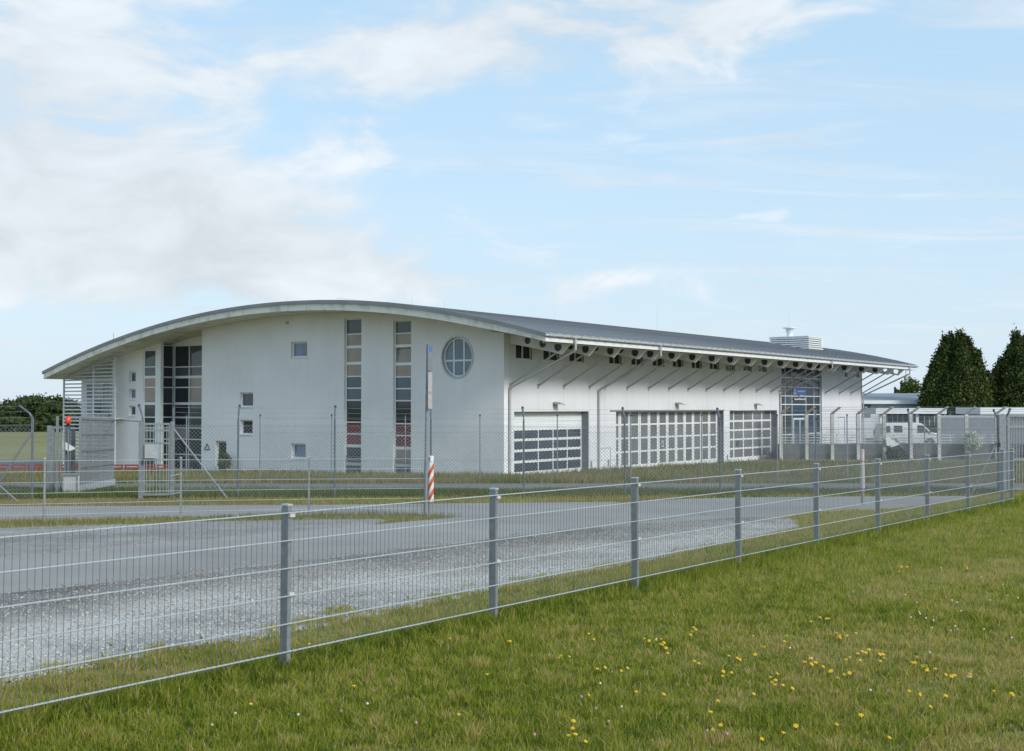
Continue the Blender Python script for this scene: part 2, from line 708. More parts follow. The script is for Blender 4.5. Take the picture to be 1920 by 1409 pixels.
M['turf'] = ground_mat('turf', [(0.38, (0.17, 0.185, 0.04)), (0.52, (0.23, 0.21, 0.065)), (0.66, (0.30, 0.24, 0.11))], 0.35, 9, 0.5)
M['field'] = ground_mat('airfield_grass', [(0.38, (0.13, 0.15, 0.035)), (0.52, (0.22, 0.20, 0.075)), (0.66, (0.27, 0.235, 0.12))], 0.03, 1.2, 0.2)
M['asphalt'] = ground_mat('asphalt_worn', [(0.36, (0.26, 0.243, 0.222)), (0.52, (0.315, 0.296, 0.272)), (0.68, (0.385, 0.362, 0.33))], 0.28, 75, 0.35)
M['asphalt_dark'] = ground_mat('asphalt_service', [(0.36, (0.15, 0.145, 0.135)), (0.52, (0.19, 0.182, 0.17)), (0.68, (0.23, 0.22, 0.205))], 0.3, 60, 0.3)
M['gravel'] = ground_mat('gravel_bed', [(0.36, (0.17, 0.155, 0.145)), (0.5, (0.275, 0.258, 0.24)), (0.64, (0.41, 0.395, 0.37))], 0.55, 70, 0.8)


def gravel_mat():
    m = ground_mat('gravel_pale', [(0.40, (0.16, 0.146, 0.132)), (0.5, (0.37, 0.345, 0.315)), (0.60, (0.62, 0.585, 0.535))], 0.45, 38, 1.0)
    t = m.node_tree
    n, l = t.nodes.new, t.links.new
    b = t.nodes['Principled BSDF']
    src = b.inputs['Base Color'].links[0].from_socket
    tcn = n('ShaderNodeTexCoord')
    dt = n('ShaderNodeVectorMath')
    dt.operation = 'DOT_PRODUCT'
    l(tcn.outputs['Object'], dt.inputs[0])
    dt.inputs[1].default_value = (VX, VY, 0)
    off = P1[0] * VX + P1[1] * VY
    nz = n('ShaderNodeTexNoise')
    nz.inputs['Scale'].default_value = 0.8
    nz.inputs['Detail'].default_value = 6
    l(tcn.outputs['Object'], nz.inputs['Vector'])
    ad = n('ShaderNodeMath')
    ad.operation = 'MULTIPLY_ADD'
    l(nz.outputs['Fac'], ad.inputs[0])
    ad.inputs[1].default_value = 2.2
    l(dt.outputs['Value'], ad.inputs[2])
    mr = n('ShaderNodeMapRange')
    mr.interpolation_type = 'SMOOTHSTEP'
    l(ad.outputs[0], mr.inputs['Value'])
    mr.inputs['From Min'].default_value = off + 1.1 + 3.2
    mr.inputs['From Max'].default_value = off + 1.1 + 4.7
    mr.inputs['To Min'].default_value = 1.0
    mr.inputs['To Max'].default_value = 0.50
    sc = n('ShaderNodeVectorMath')
    sc.operation = 'SCALE'
    l(src, sc.inputs[0])
    l(mr.outputs[0], sc.inputs['Scale'])
    l(sc.outputs[0], b.inputs['Base Color'])
    return m


M['gravel_pale'] = gravel_mat()
M['yard'] = ground_mat('yard_paving', [(0.36, (0.15, 0.16, 0.16)), (0.52, (0.19, 0.20, 0.20)), (0.68, (0.25, 0.25, 0.25))], 0.3, 30, 0.2)

ROAD_LO = [xy_of(s, 5.6) for s in (-22, -10, 0, 8, 12)] + [xy_of(15, 5.1), xy_of(18, 4.2), xy_of(21, 3.8), (9.2, 28.6), (12, 30.2), (16, 31.2), (24, 32.0), (40, 32.6)]
ROAD_HI = [xy_of(s, 9.5) for s in (-22, -10, 0, 8, 14, 18, 22)] + [(4.6, 33.0), (6.5, 34.2), (10, 34.9), (16, 35.4), (24, 35.8), (40, 36.2)]
ROAD_P = [tuple(p) for p in ROAD_LO] + [tuple(p) for p in ROAD_HI[::-1]]
SIDE_LO = [(-45, 22.6), (-20, 23.9), (-9.4, 25.0), (-6.9, 26.0), (-4.4, 26.6), (-2.6, 27.0), (-0.2, 25.2)]
SIDE_HI = [(-45, 28.2), (-20, 29.3), (-9.4, 29.8), (-6.9, 30.1), (-4.4, 30.4), (-1.5, 31.0), (3.2, 31.8)]
SIDE_P = SIDE_LO + SIDE_HI[::-1]
GRAV_LO = [xy_of(-22, 1.15), xy_of(-8, 1.1), xy_of(0, 1.2), xy_of(8, 1.35), xy_of(12, 1.7), xy_of(15, 2.3), xy_of(17.6, 3.6)]
GRAV_HI = [xy_of(-22, 5.75), xy_of(-8, 5.75), xy_of(0, 5.75), xy_of(8, 5.75), xy_of(12, 5.7), xy_of(15, 5.2), xy_of(17.8, 4.3)]
GRAV_P = GRAV_LO + GRAV_HI[::-1]
GRV2_LO = [xy_of(-22, 9.4), xy_of(-6, 9.4), xy_of(2, 9.4), xy_of(7, 9.4), xy_of(11, 9.4)]
GRV2_HI = [(-26, 21.4), (-11, 22.2), (-7.0, 23.9), (-4.5, 24.7), (-2.4, 25.0)]
GRV2_P = GRV2_LO + GRV2_HI[::-1]
SERV_LO = [(-40, 40.2), (-10, 40.4), (10, 40.6), (45, 41)]
SERV_HI = [(-40, 49.2), (-10, 49.4), (10, 49.8), (45, 50)]
SERV_P = SERV_LO + SERV_HI[::-1]

xs = np.concatenate(([-4000, -1500, -600, -300, -160, -90, -60, -45], np.arange(-36, 44.1, 0.55), [48, 54, 62, 75, 100, 160, 300, 700, 1800, 4000]))
ys = np.concatenate(([-400, -100, -30, -10, -4], np.arange(0, 90.1, 0.55), [94, 100, 110, 130, 170, 230, 330, 600, 1200, 2500, 6000]))
gx, gy = np.meshgrid(xs, ys)
gzv = ground(gx, gy)
low = np.zeros(gx.shape, bool)
for P in (ROAD_P, SIDE_P, GRAV_P, GRV2_P, SERV_P):
    low |= in_poly(gx, gy, P)
gzv = gzv - np.where(low, 0.022, 0.0)
nv = np.stack([gx, gy, gzv], 2).reshape(-1, 3)
nx = len(xs)
fa = []
far = []
for j in range(len(ys) - 1):
    for i in range(nx - 1):
        a = j * nx + i
        q = (a, a + 1, a + nx + 1, a + nx)
        (fa if (ys[j + 1] < 64) else far).append(q)
for nm, ff, mt in (('ground', fa, 'turf'), ('airfield', far, 'field')):
    used = sorted({i for q in ff for i in q})
    mp = {a: b for b, a in enumerate(used)}
    me = bpy.data.meshes.new(nm)
    me.from_pydata([tuple(nv[i]) for i in used], [], [tuple(mp[i] for i in q) for q in ff])
    me.materials.append(M[mt])
    me.polygons.foreach_set('use_smooth', [True] * len(me.polygons))
    me.update()
    tag(link(nm, me), kind='structure')

strip('road', ROAD_LO, ROAD_HI, 160, 12, 'asphalt', 0.014, 0.05, 0.04)
strip('side_road', SIDE_LO, SIDE_HI, 100, 10, 'asphalt', 0.008, 0.06, 0.05)
strip('gravel_shoulder', GRAV_LO, GRAV_HI, 130, 14, 'gravel_pale', 0.020, 0.10, 0.08)
strip('gravel_strip', GRV2_LO, GRV2_HI, 70, 8, 'gravel', 0.020, 0.08, 0.12)
strip('service_road', SERV_LO, SERV_HI, 80, 10, 'asphalt_dark', 0.010, 0.05, 0.05)
strip('taxiway', [(-220, 90), (-60, 89), (-31, 88.5)], [(-220, 105), (-60, 104), (-36, 103)], 30, 6, 'asphalt_dark', 0.02)

# ------------------------------------------------------------------ the airport building
BROT = math.pi / 2 - AN
B = empty('airport_building', (BC[0], BC[1], 0), BROT,
          'long white airport building with arched grey roof and strutted eaves', 'building')
OU, OV = -2.15, -4.2
UEND_ROOF, UEND = 56.8, 54.5
VEND = 34.2
PROF_PX = [(80, 697), (120, 676), (216, 636), (300, 607), (400, 583), (500, 568), (560, 564), (620, 563), (700, 567), (760, 572), (840, 583), (920, 597), (980, 612), (1024, 625)]
prof = np.array([bld(px, py, u=OU) for px, py in PROF_PX])
PC = np.polyfit(prof[:, 0], prof[:, 1], 4)
V0, V1 = OV, float(prof[0, 0])


def zroof(v):
    return float(np.polyval(PC, v))


def zsoff(v):
    return zroof(v) - 0.58 + 0.13 * min(1.0, max(0.0, -v / 4.0))


def ribbon(name, top, bot, va, vb, n, u0, u1, mat, nu=1):
    mb = MB()
    vs = np.linspace(va, vb, n + 1)
    us = np.linspace(u0, u1, nu + 1)
    for i in range(n):
        a, b = vs[i], vs[i + 1]
        for k in range(nu):
            mb.hexa([(us[k], a, bot(a)), (us[k + 1], a, bot(a)), (us[k + 1], b, bot(b)), (us[k], b, bot(b)),
                     (us[k], a, top(a)), (us[k + 1], a, top(a)), (us[k + 1], b, top(b)), (us[k], b, top(b))])
    return mb


mb = MB()
vs = np.linspace(V0, V1, 61)
poly = [(v, zroof(v)) for v in vs] + [(v, zroof(v) - 0.20) for v in vs[::-1]]


def curved_slab(name, top, bot, va, vb, u0, u1, mat, n=60):
    """one closed shell following the arch, so no inner faces"""
    vs = np.linspace(va, vb, n + 1)
    mb = MB()
    for u in (u0, u1):
        for v in vs:
            mb.v.append((u, v, top(v)))
        for v in vs:
            mb.v.append((u, v, bot(v)))
    k = n + 1
    o1 = 2 * k
    for i in range(n):
        mb.f.append((i, i + 1, o1 + i + 1, o1 + i))                            # top
        mb.f.append((k + i, o1 + k + i, o1 + k + i + 1, k + i + 1))            # bottom
        mb.f.append((i, k + i, k + i + 1, i + 1))                              # gable end
        mb.f.append((o1 + i, o1 + i + 1, o1 + k + i + 1, o1 + k + i))
    mb.f.append((0, o1, o1 + k, k))
    mb.f.append((n, k + n, o1 + k + n, o1 + n))
    return mb.build(name, mat, B)


roof = curved_slab('roof', zroof, lambda v: zroof(v) - 0.20, V0, V1, OU - 0.06, UEND_ROOF + 0.06, 'roof')
curved_slab('fascia', lambda v: zroof(v) - 0.203, zsoff, V0 + 0.10, V1 - 0.12, OU, UEND_ROOF, 'fascia')
# eave board in white along the long side
mb = MB().box(OU + 0.01, UEND_ROOF - 0.01, V0 + 0.03, V0 + 0.095, zroof(V0) - 0.43, zroof(V0) - 0.21)
mb.build('eave_board', 'white', B)
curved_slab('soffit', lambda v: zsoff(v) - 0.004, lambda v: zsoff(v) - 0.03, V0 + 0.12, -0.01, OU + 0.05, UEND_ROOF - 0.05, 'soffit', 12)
# standing seams of the roof sheet
sm = MB()
vs = np.linspace(V0, V1, 25)
for i in range(24):
    a, b = vs[i], vs[i + 1]
    sm.hexa([(-0.02, a, zroof(a) - 0.02), (0.02, a, zroof(a) - 0.02), (0.02, b, zroof(b) - 0.02), (-0.02, b, zroof(b) - 0.02),
             (-0.02, a, zroof(a) + 0.04), (0.02, a, zroof(a) + 0.04), (0.02, b, zroof(b) + 0.04), (-0.02, b, zroof(b) + 0.04)])
sme = sm.mesh('roof_seam', 'roof')
for i in range(74):
    link('roof_seam', sme, roof, (OU + 0.3 + i * 0.8, 0, 0))

# gutter with brackets
gut = MB()
sec = [(V0 - 0.19, 0.0), (V0 - 0.17, -0.09), (V0 - 0.10, -0.13), (V0 - 0.03, -0.09), (V0 - 0.01, 0.0), (V0 - 0.035, -0.005), (V0 - 0.05, -0.075), (V0 - 0.10, -0.105), (V0 - 0.15, -0.075), (V0 - 0.165, -0.005)]
ZG = zroof(V0) - 0.06
gut.prism([(v, ZG + z) for v, z in sec], 'x', OU - 0.03, UEND_ROOF + 0.03)
gutter = gut.build('gutter', 'gutter', B)
bk = MB().box(-0.02, 0.02, V0 - 0.205, V0 - 0.0, ZG - 0.145, ZG - 0.13)
bk.box(-0.02, 0.02, V0 - 0.21, V0 - 0.195, ZG - 0.145, ZG + 0.015)
bkm = bk.mesh('gutter_bracket', 'pipe')
for i in range(66):
    link('gutter_bracket', bkm, gutter, (OU + 0.4 + i * 0.88, 0, 0))


# --- walls with real openings
def const(z):
    return lambda a: z


def wall_cols(mp, a0, a1, zbot, ztop, holes, d0, d1, extra=()):
    br = {a0, a1}
    for h in holes:
        for k in h[4] if len(h) > 4 else (h[0], h[1]):
            if a0 < k < a1:
                br.add(k)
    for k in extra:
        if a0 < k < a1:
            br.add(k)
    br = sorted(br)
    mb = MB()
    for xa, xb in zip(br[:-1], br[1:]):
        if xb - xa < 1e-5:
            continue
        mid = (xa + xb) / 2
        hs = sorted([h for h in holes if h[0] - 1e-6 <= mid <= h[1] + 1e-6], key=lambda h: h[2](mid))
        cur = zbot
        segs = []
        for h in hs:
            segs.append((cur, h[2]))
            cur = h[3]
        segs.append((cur, ztop))
        for lo, hi in segs:
            if hi(mid) - lo(mid) < 1e-3:
                continue
            c = [(xa, lo(xa)), (xb, lo(xb)), (xb, hi(xb)), (xa, hi(xa))]
            pts = []
            for d in (d0, d1):
                pts += [mp(a, d, z) for a, z in c]
            mb.hexa(pts)
    return mb


mpB = lambda a, d, z: (d, a, z)            # gable facade: a = v, d = depth inwards
mpA = lambda a, d, z: (a, d, z)            # long facade:  a = u


def bx(mb, mp, a0, a1, d0, d1, z0, z1):
    p, q = mp(a0, d0, z0), mp(a1, d1, z1)
    mb.box(p[0], q[0], p[1], q[1], p[2], q[2])


def make_window(mp, a0, a1, z0, z1, depth, cols, rows, mats, name='window', fr=0.07, bar=0.05, sill=True, parent=None, wide_rows=(), frame_mat='white', pane_name='pane'):
    """cols / rows: inner division positions (absolute); mats: row-major material list from the bottom"""
    parent = parent or B
    mb = MB()
    t0, t1 = depth, depth + 0.07
    ax = [a0] + list(cols) + [a1]
    zx = [z0] + list(rows) + [z1]
    bx(mb, mp, a0, a0 + fr, t0, t1, z0, z1)
    bx(mb, mp, a1 - fr, a1, t0, t1, z0, z1)
    bx(mb, mp, a0 + fr, a1 - fr, t0, t1, z0, z0 + fr)
    bx(mb, mp, a0 + fr, a1 - fr, t0, t1, z1 - fr, z1)
    for c in cols:
        bx(mb, mp, c - bar / 2, c + bar / 2, t0 + 0.003, t1, z0 + fr, z1 - fr)
    for i, r in enumerate(rows):
        w = bar * (2.4 if i in wide_rows else 1)
        bx(mb, mp, a0 + fr, a1 - fr, t0 - 0.003, t1, r - w / 2, r + w / 2)
    w = mb.build(name, frame_mat, parent)
    k = 0
    for j in range(len(zx) - 1):
        for i in range(len(ax) - 1):
            m = mats[k % len(mats)]
            k += 1
            if m is None:
                continue
            pb = MB()
            tilt = m.endswith('*')
            m = m.rstrip('*')
            x0, x1 = ax[i] + 0.02, ax[i + 1] - 0.02
            y0, y1 = zx[j] + 0.02, zx[j + 1] - 0.02
            if tilt:
                # tilted-open sash: leans in at the top
                q = [mp(x0 + .06, t0 + 0.03, y0 + .06), mp(x1 - .06, t0 + 0.03, y0 + .06), mp(x1 - .06, t0 + 0.045, y0 + .06), mp(x0 + .06, t0 + 0.045, y0 + .06)]
                q += [mp(x0 + .06, t0 + 0.16, y1 - .06), mp(x1 - .06, t0 + 0.16, y1 - .06), mp(x1 - .06, t0 + 0.175, y1 - .06), mp(x0 + .06, t0 + 0.175, y1 - .06)]
                pb.hexa(q)
                bx(pb, mp, x0, x1, t0 + 0.30, t0 + 0.31, y0, y1)
            else:
                bx(pb, mp, x0, x1, t0 + 0.028, t0 + 0.042, y0, y1)
            pb.build(pane_name, m, w)
    if sill:
        sb = MB()
        bx(sb, mp, a0 - 0.05, a1 + 0.05, -0.05, depth + 0.02, z0 - 0.05, z0 - 0.003)
        sb.build('sill', 'white', w)
    return w


def rectB(px0, px1, py0, py1, u=0.0):
    xm = (px0 + px1) / 2
    a, b = vB(px1, u), vB(px0, u)
    return a, b, zB(xm, py1, u), zB(xm, py0, u)


holesB = []
ZF = -0.9          # walls start below the ground


def hole(r):
    holesB.append((r[0], r[1], const(r[2]), const(r[3])))
    return r


# two tall window strips
Z2 = lambda zy: 540 + 0.28386 * zy
strips = []
for (pa, pb, xm, ztop_zy, rows, mats) in (
    (645, 677.2, 661, 203, [1165, 1045, 966, 888, 742, 663, 585, 498, 390, 305],
     ['g_navy', 'g_navy', 'g_red', 'g_red', 'g_dark', 'g_teal', 'g_teal', 'g_tan', 'g_tan', 'g_tan', 'g_slate']),
    (737, 770.5, 754, 215, [1175, 1060, 977, 898, 746, 666, 588, 502, 383, 300],
     ['g_navy', 'g_tan', 'g_red', 'g_red', 'g_dark', 'g_teal', 'g_teal', 'g_tan', 'g_tan*', 'g_tan', 'g_slate'])):
    a, b = vB(pb), vB(pa)
    zt = zB(xm, Z2(ztop_zy))
    zr = [zB(xm, Z2(r)) for r in rows]
    hole((a, b, -0.55, zt))
    strips.append((a, b, -0.55, zt, zr, mats))
wins = [hole(rectB(545, 575.5, 641, 670.5)), hole(rectB(449.5, 474.5, 736, 763.5)), hole(rectB(450.5, 473.8, 787.5, 815)),
        hole(rectB(546, 573.5, 832, 860)), hole(rectB(241.3, 254, 697, 717.5)), hole(rectB(241.3, 254, 729.3, 749)), hole(rectB(241.8, 254, 761, 780))]
winm = [['g_sky'], ['g_slate'], ['g_dark'], ['g_sky*'], ['g_slate'], ['g_sky'], ['g_slate']]
door_r = hole(rectB(404.3, 424.8, 827, 889.5))
# round window
ov_v, ov_z, ov_r, ov_q = (vB(829) + vB(885.5)) / 2, zB(857, 670), (vB(829) - vB(885.5)) / 2, (zB(857, 632) - zB(857, 708)) / 2


def ov(s, k=1.0):
    return lambda a: ov_z + s * ov_q * k * math.sqrt(max(0.0, 1 - ((a - ov_v) / (ov_r * k)) ** 2))


ks = [ov_v - ov_r * math.cos(math.pi * i / 36) for i in range(37)]
holesB.append((ov_v - ov_r, ov_v + ov_r, ov(-1), ov(1), ks))
vRec0, vRec1 = vB(378), vB(296)            # recess between the wall and the stair block
samp = list(np.linspace(0, 40, 50))
wall_cols(mpB, 0.0, vRec0, const(ZF), lambda v: zsoff(v) + 0.15, holesB, 0.0, 0.42, samp).build('gable_wall', 'render', B)
wall_cols(mpB, vB(267.5), VEND, const(ZF), lambda v: zsoff(v) + 0.15, holesB, 0.0, 0.42, samp).build('stair_block_wall', 'render', B)

for a, b, z0, z1, zr, mats in strips:
    w = make_window(mpB, a, b, z0, z1, 0.16, [], zr, mats, 'strip_window', fr=0.06, bar=0.07, sill=False, wide_rows=(0, 1, 7, 8))
    # railing bars in front of the ground-floor panes
    rb = MB()
    for k in range(9):
        x = a + 0.12 + k * (b - a - 0.24) / 8
        bx(rb, mpB, x - 0.008, x + 0.008, 0.09, 0.106, zr[0] - 0.75, zr[0] + 0.42)
    bx(rb, mpB, a + 0.06, b - 0.06, 0.085, 0.11, zr[0] + 0.42, zr[0] + 0.45)
    rb.build('railing', 'galv', w)
for r, m in zip(wins, winm):
    make_window(mpB, r[0], r[1], r[2], r[3], 0.17, [], [], m, fr=0.09)
d = make_window(mpB, door_r[0], door_r[1], door_r[2], door_r[3], 0.2, [], [], ['g_dark'], 'door', fr=0.10, sill=False, frame_mat='white')
hb = MB()
bx(hb, mpB, door_r[0] + 0.05, door_r[0] + 0.08, 0.13, 0.19, door_r[2] + 1.0, door_r[2] + 1.2)
hb.build('handle', 'darkmetal', d)
# round window: ring, frame and glazing bars
rg = MB()
for i in range(48):
    t0, t1 = 2 * math.pi * i / 48, 2 * math.pi * (i + 1) / 48
    for (k0, k1, d0, d1) in ((0.985, 1.07, -0.04, 0.1),):
        P = [(k0, t0), (k1, t0), (k1, t1), (k0, t1)]
        rg.hexa([mpB(ov_v + ov_r * k * math.cos(t), d0, ov_z + ov_q * k * math.sin(t)) for k, t in P] +
                [mpB(ov_v + ov_r * k * math.cos(t), d1, ov_z + ov_q * k * math.sin(t)) for k, t in P])
ow = rg.build('round_window', 'pipe', B)
fr = MB()
for i in range(48):
    t0, t1 = 2 * math.pi * i / 48, 2 * math.pi * (i + 1) / 48
    P = [(0.90, t0), (0.99, t0), (0.99, t1), (0.90, t1)]
    fr.hexa([mpB(ov_v + ov_r * k * math.cos(t), 0.14, ov_z + ov_q * k * math.sin(t)) for k, t in P] +
            [mpB(ov_v + ov_r * k * math.cos(t), 0.22, ov_z + ov_q * k * math.sin(t)) for k, t in P])
zb = zB(857, Z2(480))
for vx in (vB(520 + 0.28386 * 1155), vB(520 + 0.28386 * 1222)):
    e = ov(1, 0.92)(vx) - ov_z
    bx(fr, mpB, vx - 0.05, vx + 0.05, 0.143, 0.22, ov_z - e, ov_z + e)
hw = ov_r * 0.92 * math.sqrt(1 - ((zb - ov_z) / (ov_q * 0.92)) ** 2)
bx(fr, mpB, ov_v - hw, ov_v + hw, 0.139, 0.22, zb - 0.05, zb + 0.05)
fr.build('window_frame', 'white', ow)
pn = MB()
pn.prism([(ov_v + ov_r * 0.95 * math.cos(2 * math.pi * i / 40), ov_z + ov_q * 0.95 * math.sin(2 * math.pi * i / 40)) for i in range(40)], 'x', 0.18, 0.2)
pn.build('pane', 'g_sky', ow)
# vent, wall emblem
mb = MB()
r = rectB(535.5, 540.8, 603, 608.2)
bx(mb, mpB, r[0], r[1], -0.03, 0.03, r[2], r[3])
mb.build('vent', 'strut', B)
r = rectB(384.5, 394, 832, 843.5)
tm = MB()
tri = [Vector((r[0], r[2])), Vector((r[1], r[2])), Vector(((r[0] + r[1]) / 2, r[3]))]
for i in range(3):
    p, q = tri[i], tri[(i + 1) % 3]
    tm.tube([mpB(p.x, -0.02, p.y), mpB(q.x, -0.02, q.y)], 0.028, 6)
tag(tm.build('emblem', 'darkmetal', B), 'dark outlined triangle mounted on the wall')
for (px, py) in ((563, 750), (601, 814), (423, 685), (730, 833)):
    v = vB(px)
    z = zB(px, py)
    mb = MB()
    bx(mb, mpB, v - 0.06, v + 0.06, -0.02, 0.02, z - 0.06, z + 0.06)
    mb.build('wall_socket', 'beam', B)

# --- glazed stair: front panel, return, back panels in the recess
RD = 1.35
zy1 = lambda zy: 540 + 0.28386 * zy
zline = lambda zy: zB(279, zy1(zy))
rowsL = [zline(k) for k in (1100, 1000, 925, 855, 765, 658, 590, 523)]
vL0, vL1 = vB(291.5), vB(267.5)
ztop0 = zsoff(vL0) - 0.25
cm = ['g_dark', 'g_dark', 'g_slate', 'g_dark', 'g_slate', 'g_tan', 'g_tan', 'g_slate', 'g_slate']
make_window(mpB, vL0, vL1, -0.6, zsoff(vL1) - 0.10, 0.06, [], rowsL, cm, 'stair_glazing', fr=0.12, bar=0.07, sill=False, wide_rows=(4, 6))
MB().box(0.06, 0.30, vRec1 - 0.18, vL0 - 0.002, ZF, zsoff(vL0) + 0.1).build('corner_post', 'white', B)
mpR = lambda a, d, z: (a, vRec1 + 0.02 + d, z)
make_window(mpR, 0.30, RD, -0.6, zsoff(vRec1) - 0.12, 0.06, [], rowsL, ['g_dark'] * 5 + ['g_navy', 'g_dark', 'g_dark', 'g_dark'], 'stair_glazing', fr=0.06, bar=0.07, sill=False)
vb0, vb1 = vB(381, RD), vRec1 + 0.02
mpK = lambda a, d, z: (RD + d, a, z)
make_window(mpK, vb0 - 0.6, vb1, -0.6, zsoff(vb1) - 0.12, 0.0, [vB(354, RD)], rowsL,
            ['g_navy', 'g_dark', 'g_dark', 'g_dark', 'g_dark', 'g_tan', 'g_slate', 'g_dark', 'g_slate', 'g_dark', 'g_tan', 'g_dark', 'g_tan', 'g_dark', 'g_slate', 'g_slate', 'g_slate', 'g_dark'],
            'stair_glazing', fr=0.09, bar=0.07, sill=False, wide_rows=(4, 6))
mb = MB().box(RD - 0.02, RD + 0.4, vRec0 - 0.9, vb1 + 0.3, zsoff(vb1) - 0.119, zsoff(vb1) + 1.0)
mb.build('recess_lintel', 'render', B)
MB().box(0.421, RD + 0.5, vRec0 - 0.42, vRec0 - 0.001, ZF, zsoff(vRec0) + 0.1).build('recess_wall', 'render', B)
# blank wall above the front panel
mb = MB()
mb.hexa([(0.06, vL0, ztop0 - .15), (0.3, vL0, ztop0 - .15), (0.3, vL1, zsoff(vL1) - .0985), (0.06, vL1, zsoff(vL1) - .0985),
         (0.06, vL0, zsoff(vL0) + .1), (0.3, vL0, zsoff(vL0) + .1), (0.3, vL1, zsoff(vL1) + .1), (0.06, vL1, zsoff(vL1) + .1)])
mb.build('head_panel', 'white', B)

# --- louvred balcony screen at the low end of the arch
SU = -0.85
sv0, sv1 = vB(214.5, SU), vB(118.5, SU)
svm = vB(174, SU)
ztops = lambda v: zsoff(v) - 0.12
sc = MB()
for v in (sv0, svm, sv1):
    sc.box(SU, SU + 0.10, v - 0.05, v + 0.05, -0.9, ztops(v))
for z in (2.95, 0.05):
    sc.box(SU - 0.003, SU + 0.103, sv0 + 0.05, sv1 - 0.05, z - 0.06, z + 0.06)
sc.tube([(SU + 0.05, sv0, ztops(sv0)), (SU + 0.05, sv1, ztops(sv1))], 0.05, 4)
scr = sc.build('louvre_screen', 'slat', B)
z = 0.34
while z < ztops(sv0) - 0.05:
    hi = sv1
    if z > ztops(sv1):
        lo_, hi_ = sv0, sv1
        for _ in range(30):
            m_ = (lo_ + hi_) / 2
            if ztops(m_) > z:
                lo_ = m_
            else:
                hi_ = m_
        hi = lo_
    for a, b in ((sv0 + 0.05, min(hi, svm - 0.05)), (svm + 0.05, min(hi, sv1 - 0.05))):
        if b - a > 0.15 and not (2.85 < z < 3.05):
            sl = MB()
            sl.hexa([(SU + 0.0, a, z - 0.05), (SU + 0.09, a, z - 0.0), (SU + 0.09, b, z - 0.0), (SU + 0.0, b, z - 0.05),
                     (SU + 0.0, a, z - 0.0), (SU + 0.09, a, z + 0.05), (SU + 0.09, b, z + 0.05), (SU + 0.0, b, z - 0.0)])
            sl.build('slat', 'slat', scr, fix=False)
    z += 0.262
# side of the screen, balcony floor and the glazed wall behind
mb = MB().box(SU + 0.1, 0.9, sv0 + 0.06, sv1 - 0.02, 2.84, 2.94)
mb.build('balcony_floor', 'concrete', B)
mb = MB().box(0.9, 1.2, VEND - 1.4, sv1 + 0.4, -0.9, zsoff(sv1 + 0.4) + 0.1)
mb.build('balcony_wall', 'render', B)
mpS = lambda a, d, z: (0.84 + d, a, z)
make_window(mpS, svm + 0.3, sv1 - 0.3, 3.05, 5.4, 0.0, [svm + 1.3, svm + 2.3], [4.2], ['g_pale', 'g_slate', 'g_pale', 'g_pale', 'g_pale', 'g_slate'], fr=0.08, sill=False)
make_window(mpS, VEND + 0.1, svm + 0.1, 3.05, 6.2, 0.0, [], [4.6], ['g_slate', 'g_teal'], fr=0.08, sill=False)
make_window(mpS, svm + 0.3, sv1 - 0.3, -0.4, 2.5, 0.0, [svm + 1.3, svm + 2.3], [1.2], ['g_dark', 'g_pale', 'g_slate'], fr=0.08, sill=False)
# hidden walls that close the volume
MB().box(1.2, UEND - 0.3, VEND - 0.4, VEND, -0.9, zsoff(VEND) + 0.15).build('rear_wall', 'render', B)
wall_cols(lambda a, d, z: (UEND - d, a, z), 0.0, VEND, const(ZF), lambda v: zsoff(v) + 0.15, [], 0.0, 0.35, samp).build('end_wall', 'panelwall', B)

# --- long facade
U3 = lambda zx, v=0.0: uA(920 + 0.26966 * zx, v)
FEET = [3.21, 5.79, 8.54, 10.29, 12.94, 15.62, 18.32, 21.01, 23.70, 26.44, 29.16, 31.93, 34.6]
FEET2 = [45.61, 48.91, 51.59]
ZFOOT = 4.86
DTOP = 3.43
D1, D2, D3 = (0.93, 8.48), (11.6, 26.44), (27.40, 35.74)
CW = (36.6, 44.9)
holesA = [(D1[0], D1[1], const(-1.5), const(DTOP)), (D2[0], D2[1], const(-1.5), const(DTOP)), (D3[0], D3[1], const(-1.5), const(DTOP)),
          (CW[0], CW[1], const(-1.5), const(6.9))]
WINS = []
for i, (zx0, zx1) in enumerate(((175, 290), (367, 477), (548, 650), (825, 912), (980, 1063), (1128, 1208), (1268, 1342), (1400, 1470), (1525, 1590), (1645, 1702))):
    WINS.append((U3(zx0), U3(zx1)))
for zx0, zx1 in ((72, 115), (180, 233), (275, 325)):
    WINS.append((uA(1340 + 0.30208 * zx0), uA(1340 + 0.30208 * zx1)))
for zx0, zx1 in ((786, 826), (855, 898)):
    WINS.append((uA(1340 + 0.30208 * zx0), uA(1340 + 0.30208 * zx1)))
WZ0, WZ1 = 6.30, 7.22
for a, b in WINS:
    holesA.append((a, b, const(WZ0), const(WZ1)))
ZTA = zsoff(0) + 0.10
joints = [0.42] + FEET + [36.14] + FEET2 + [UEND]
# backing wall behind the joints, then one panel per bay
wall_cols(mpA, 0.425, UEND - 0.36, const(ZF), const(ZTA - 0.02), holesA, 0.05, 0.42).build('hall_wall', 'grey_reveal', B)
for a, b in zip(joints[:-1], joints[1:]):
    o = wall_cols(mpA, a + 0.006, b - 0.006, const(ZF), const(ZTA), holesA, 0.0, 0.048)
    if a == 0.0:
        o.box(0.006, 0.42, 0.05, 0.3, ZF, ZTA) if False else None
    o.build('wall_panel', 'panelwall', B)
for a, b in WINS:
    m = (a + b) / 2
    make_window(mpA, a, b, WZ0, WZ1, 0.10, [m], [], ['g_dark*', 'g_dark*'] if b < 30 else ['g_sky', 'g_sky'], fr=0.06, bar=0.09)
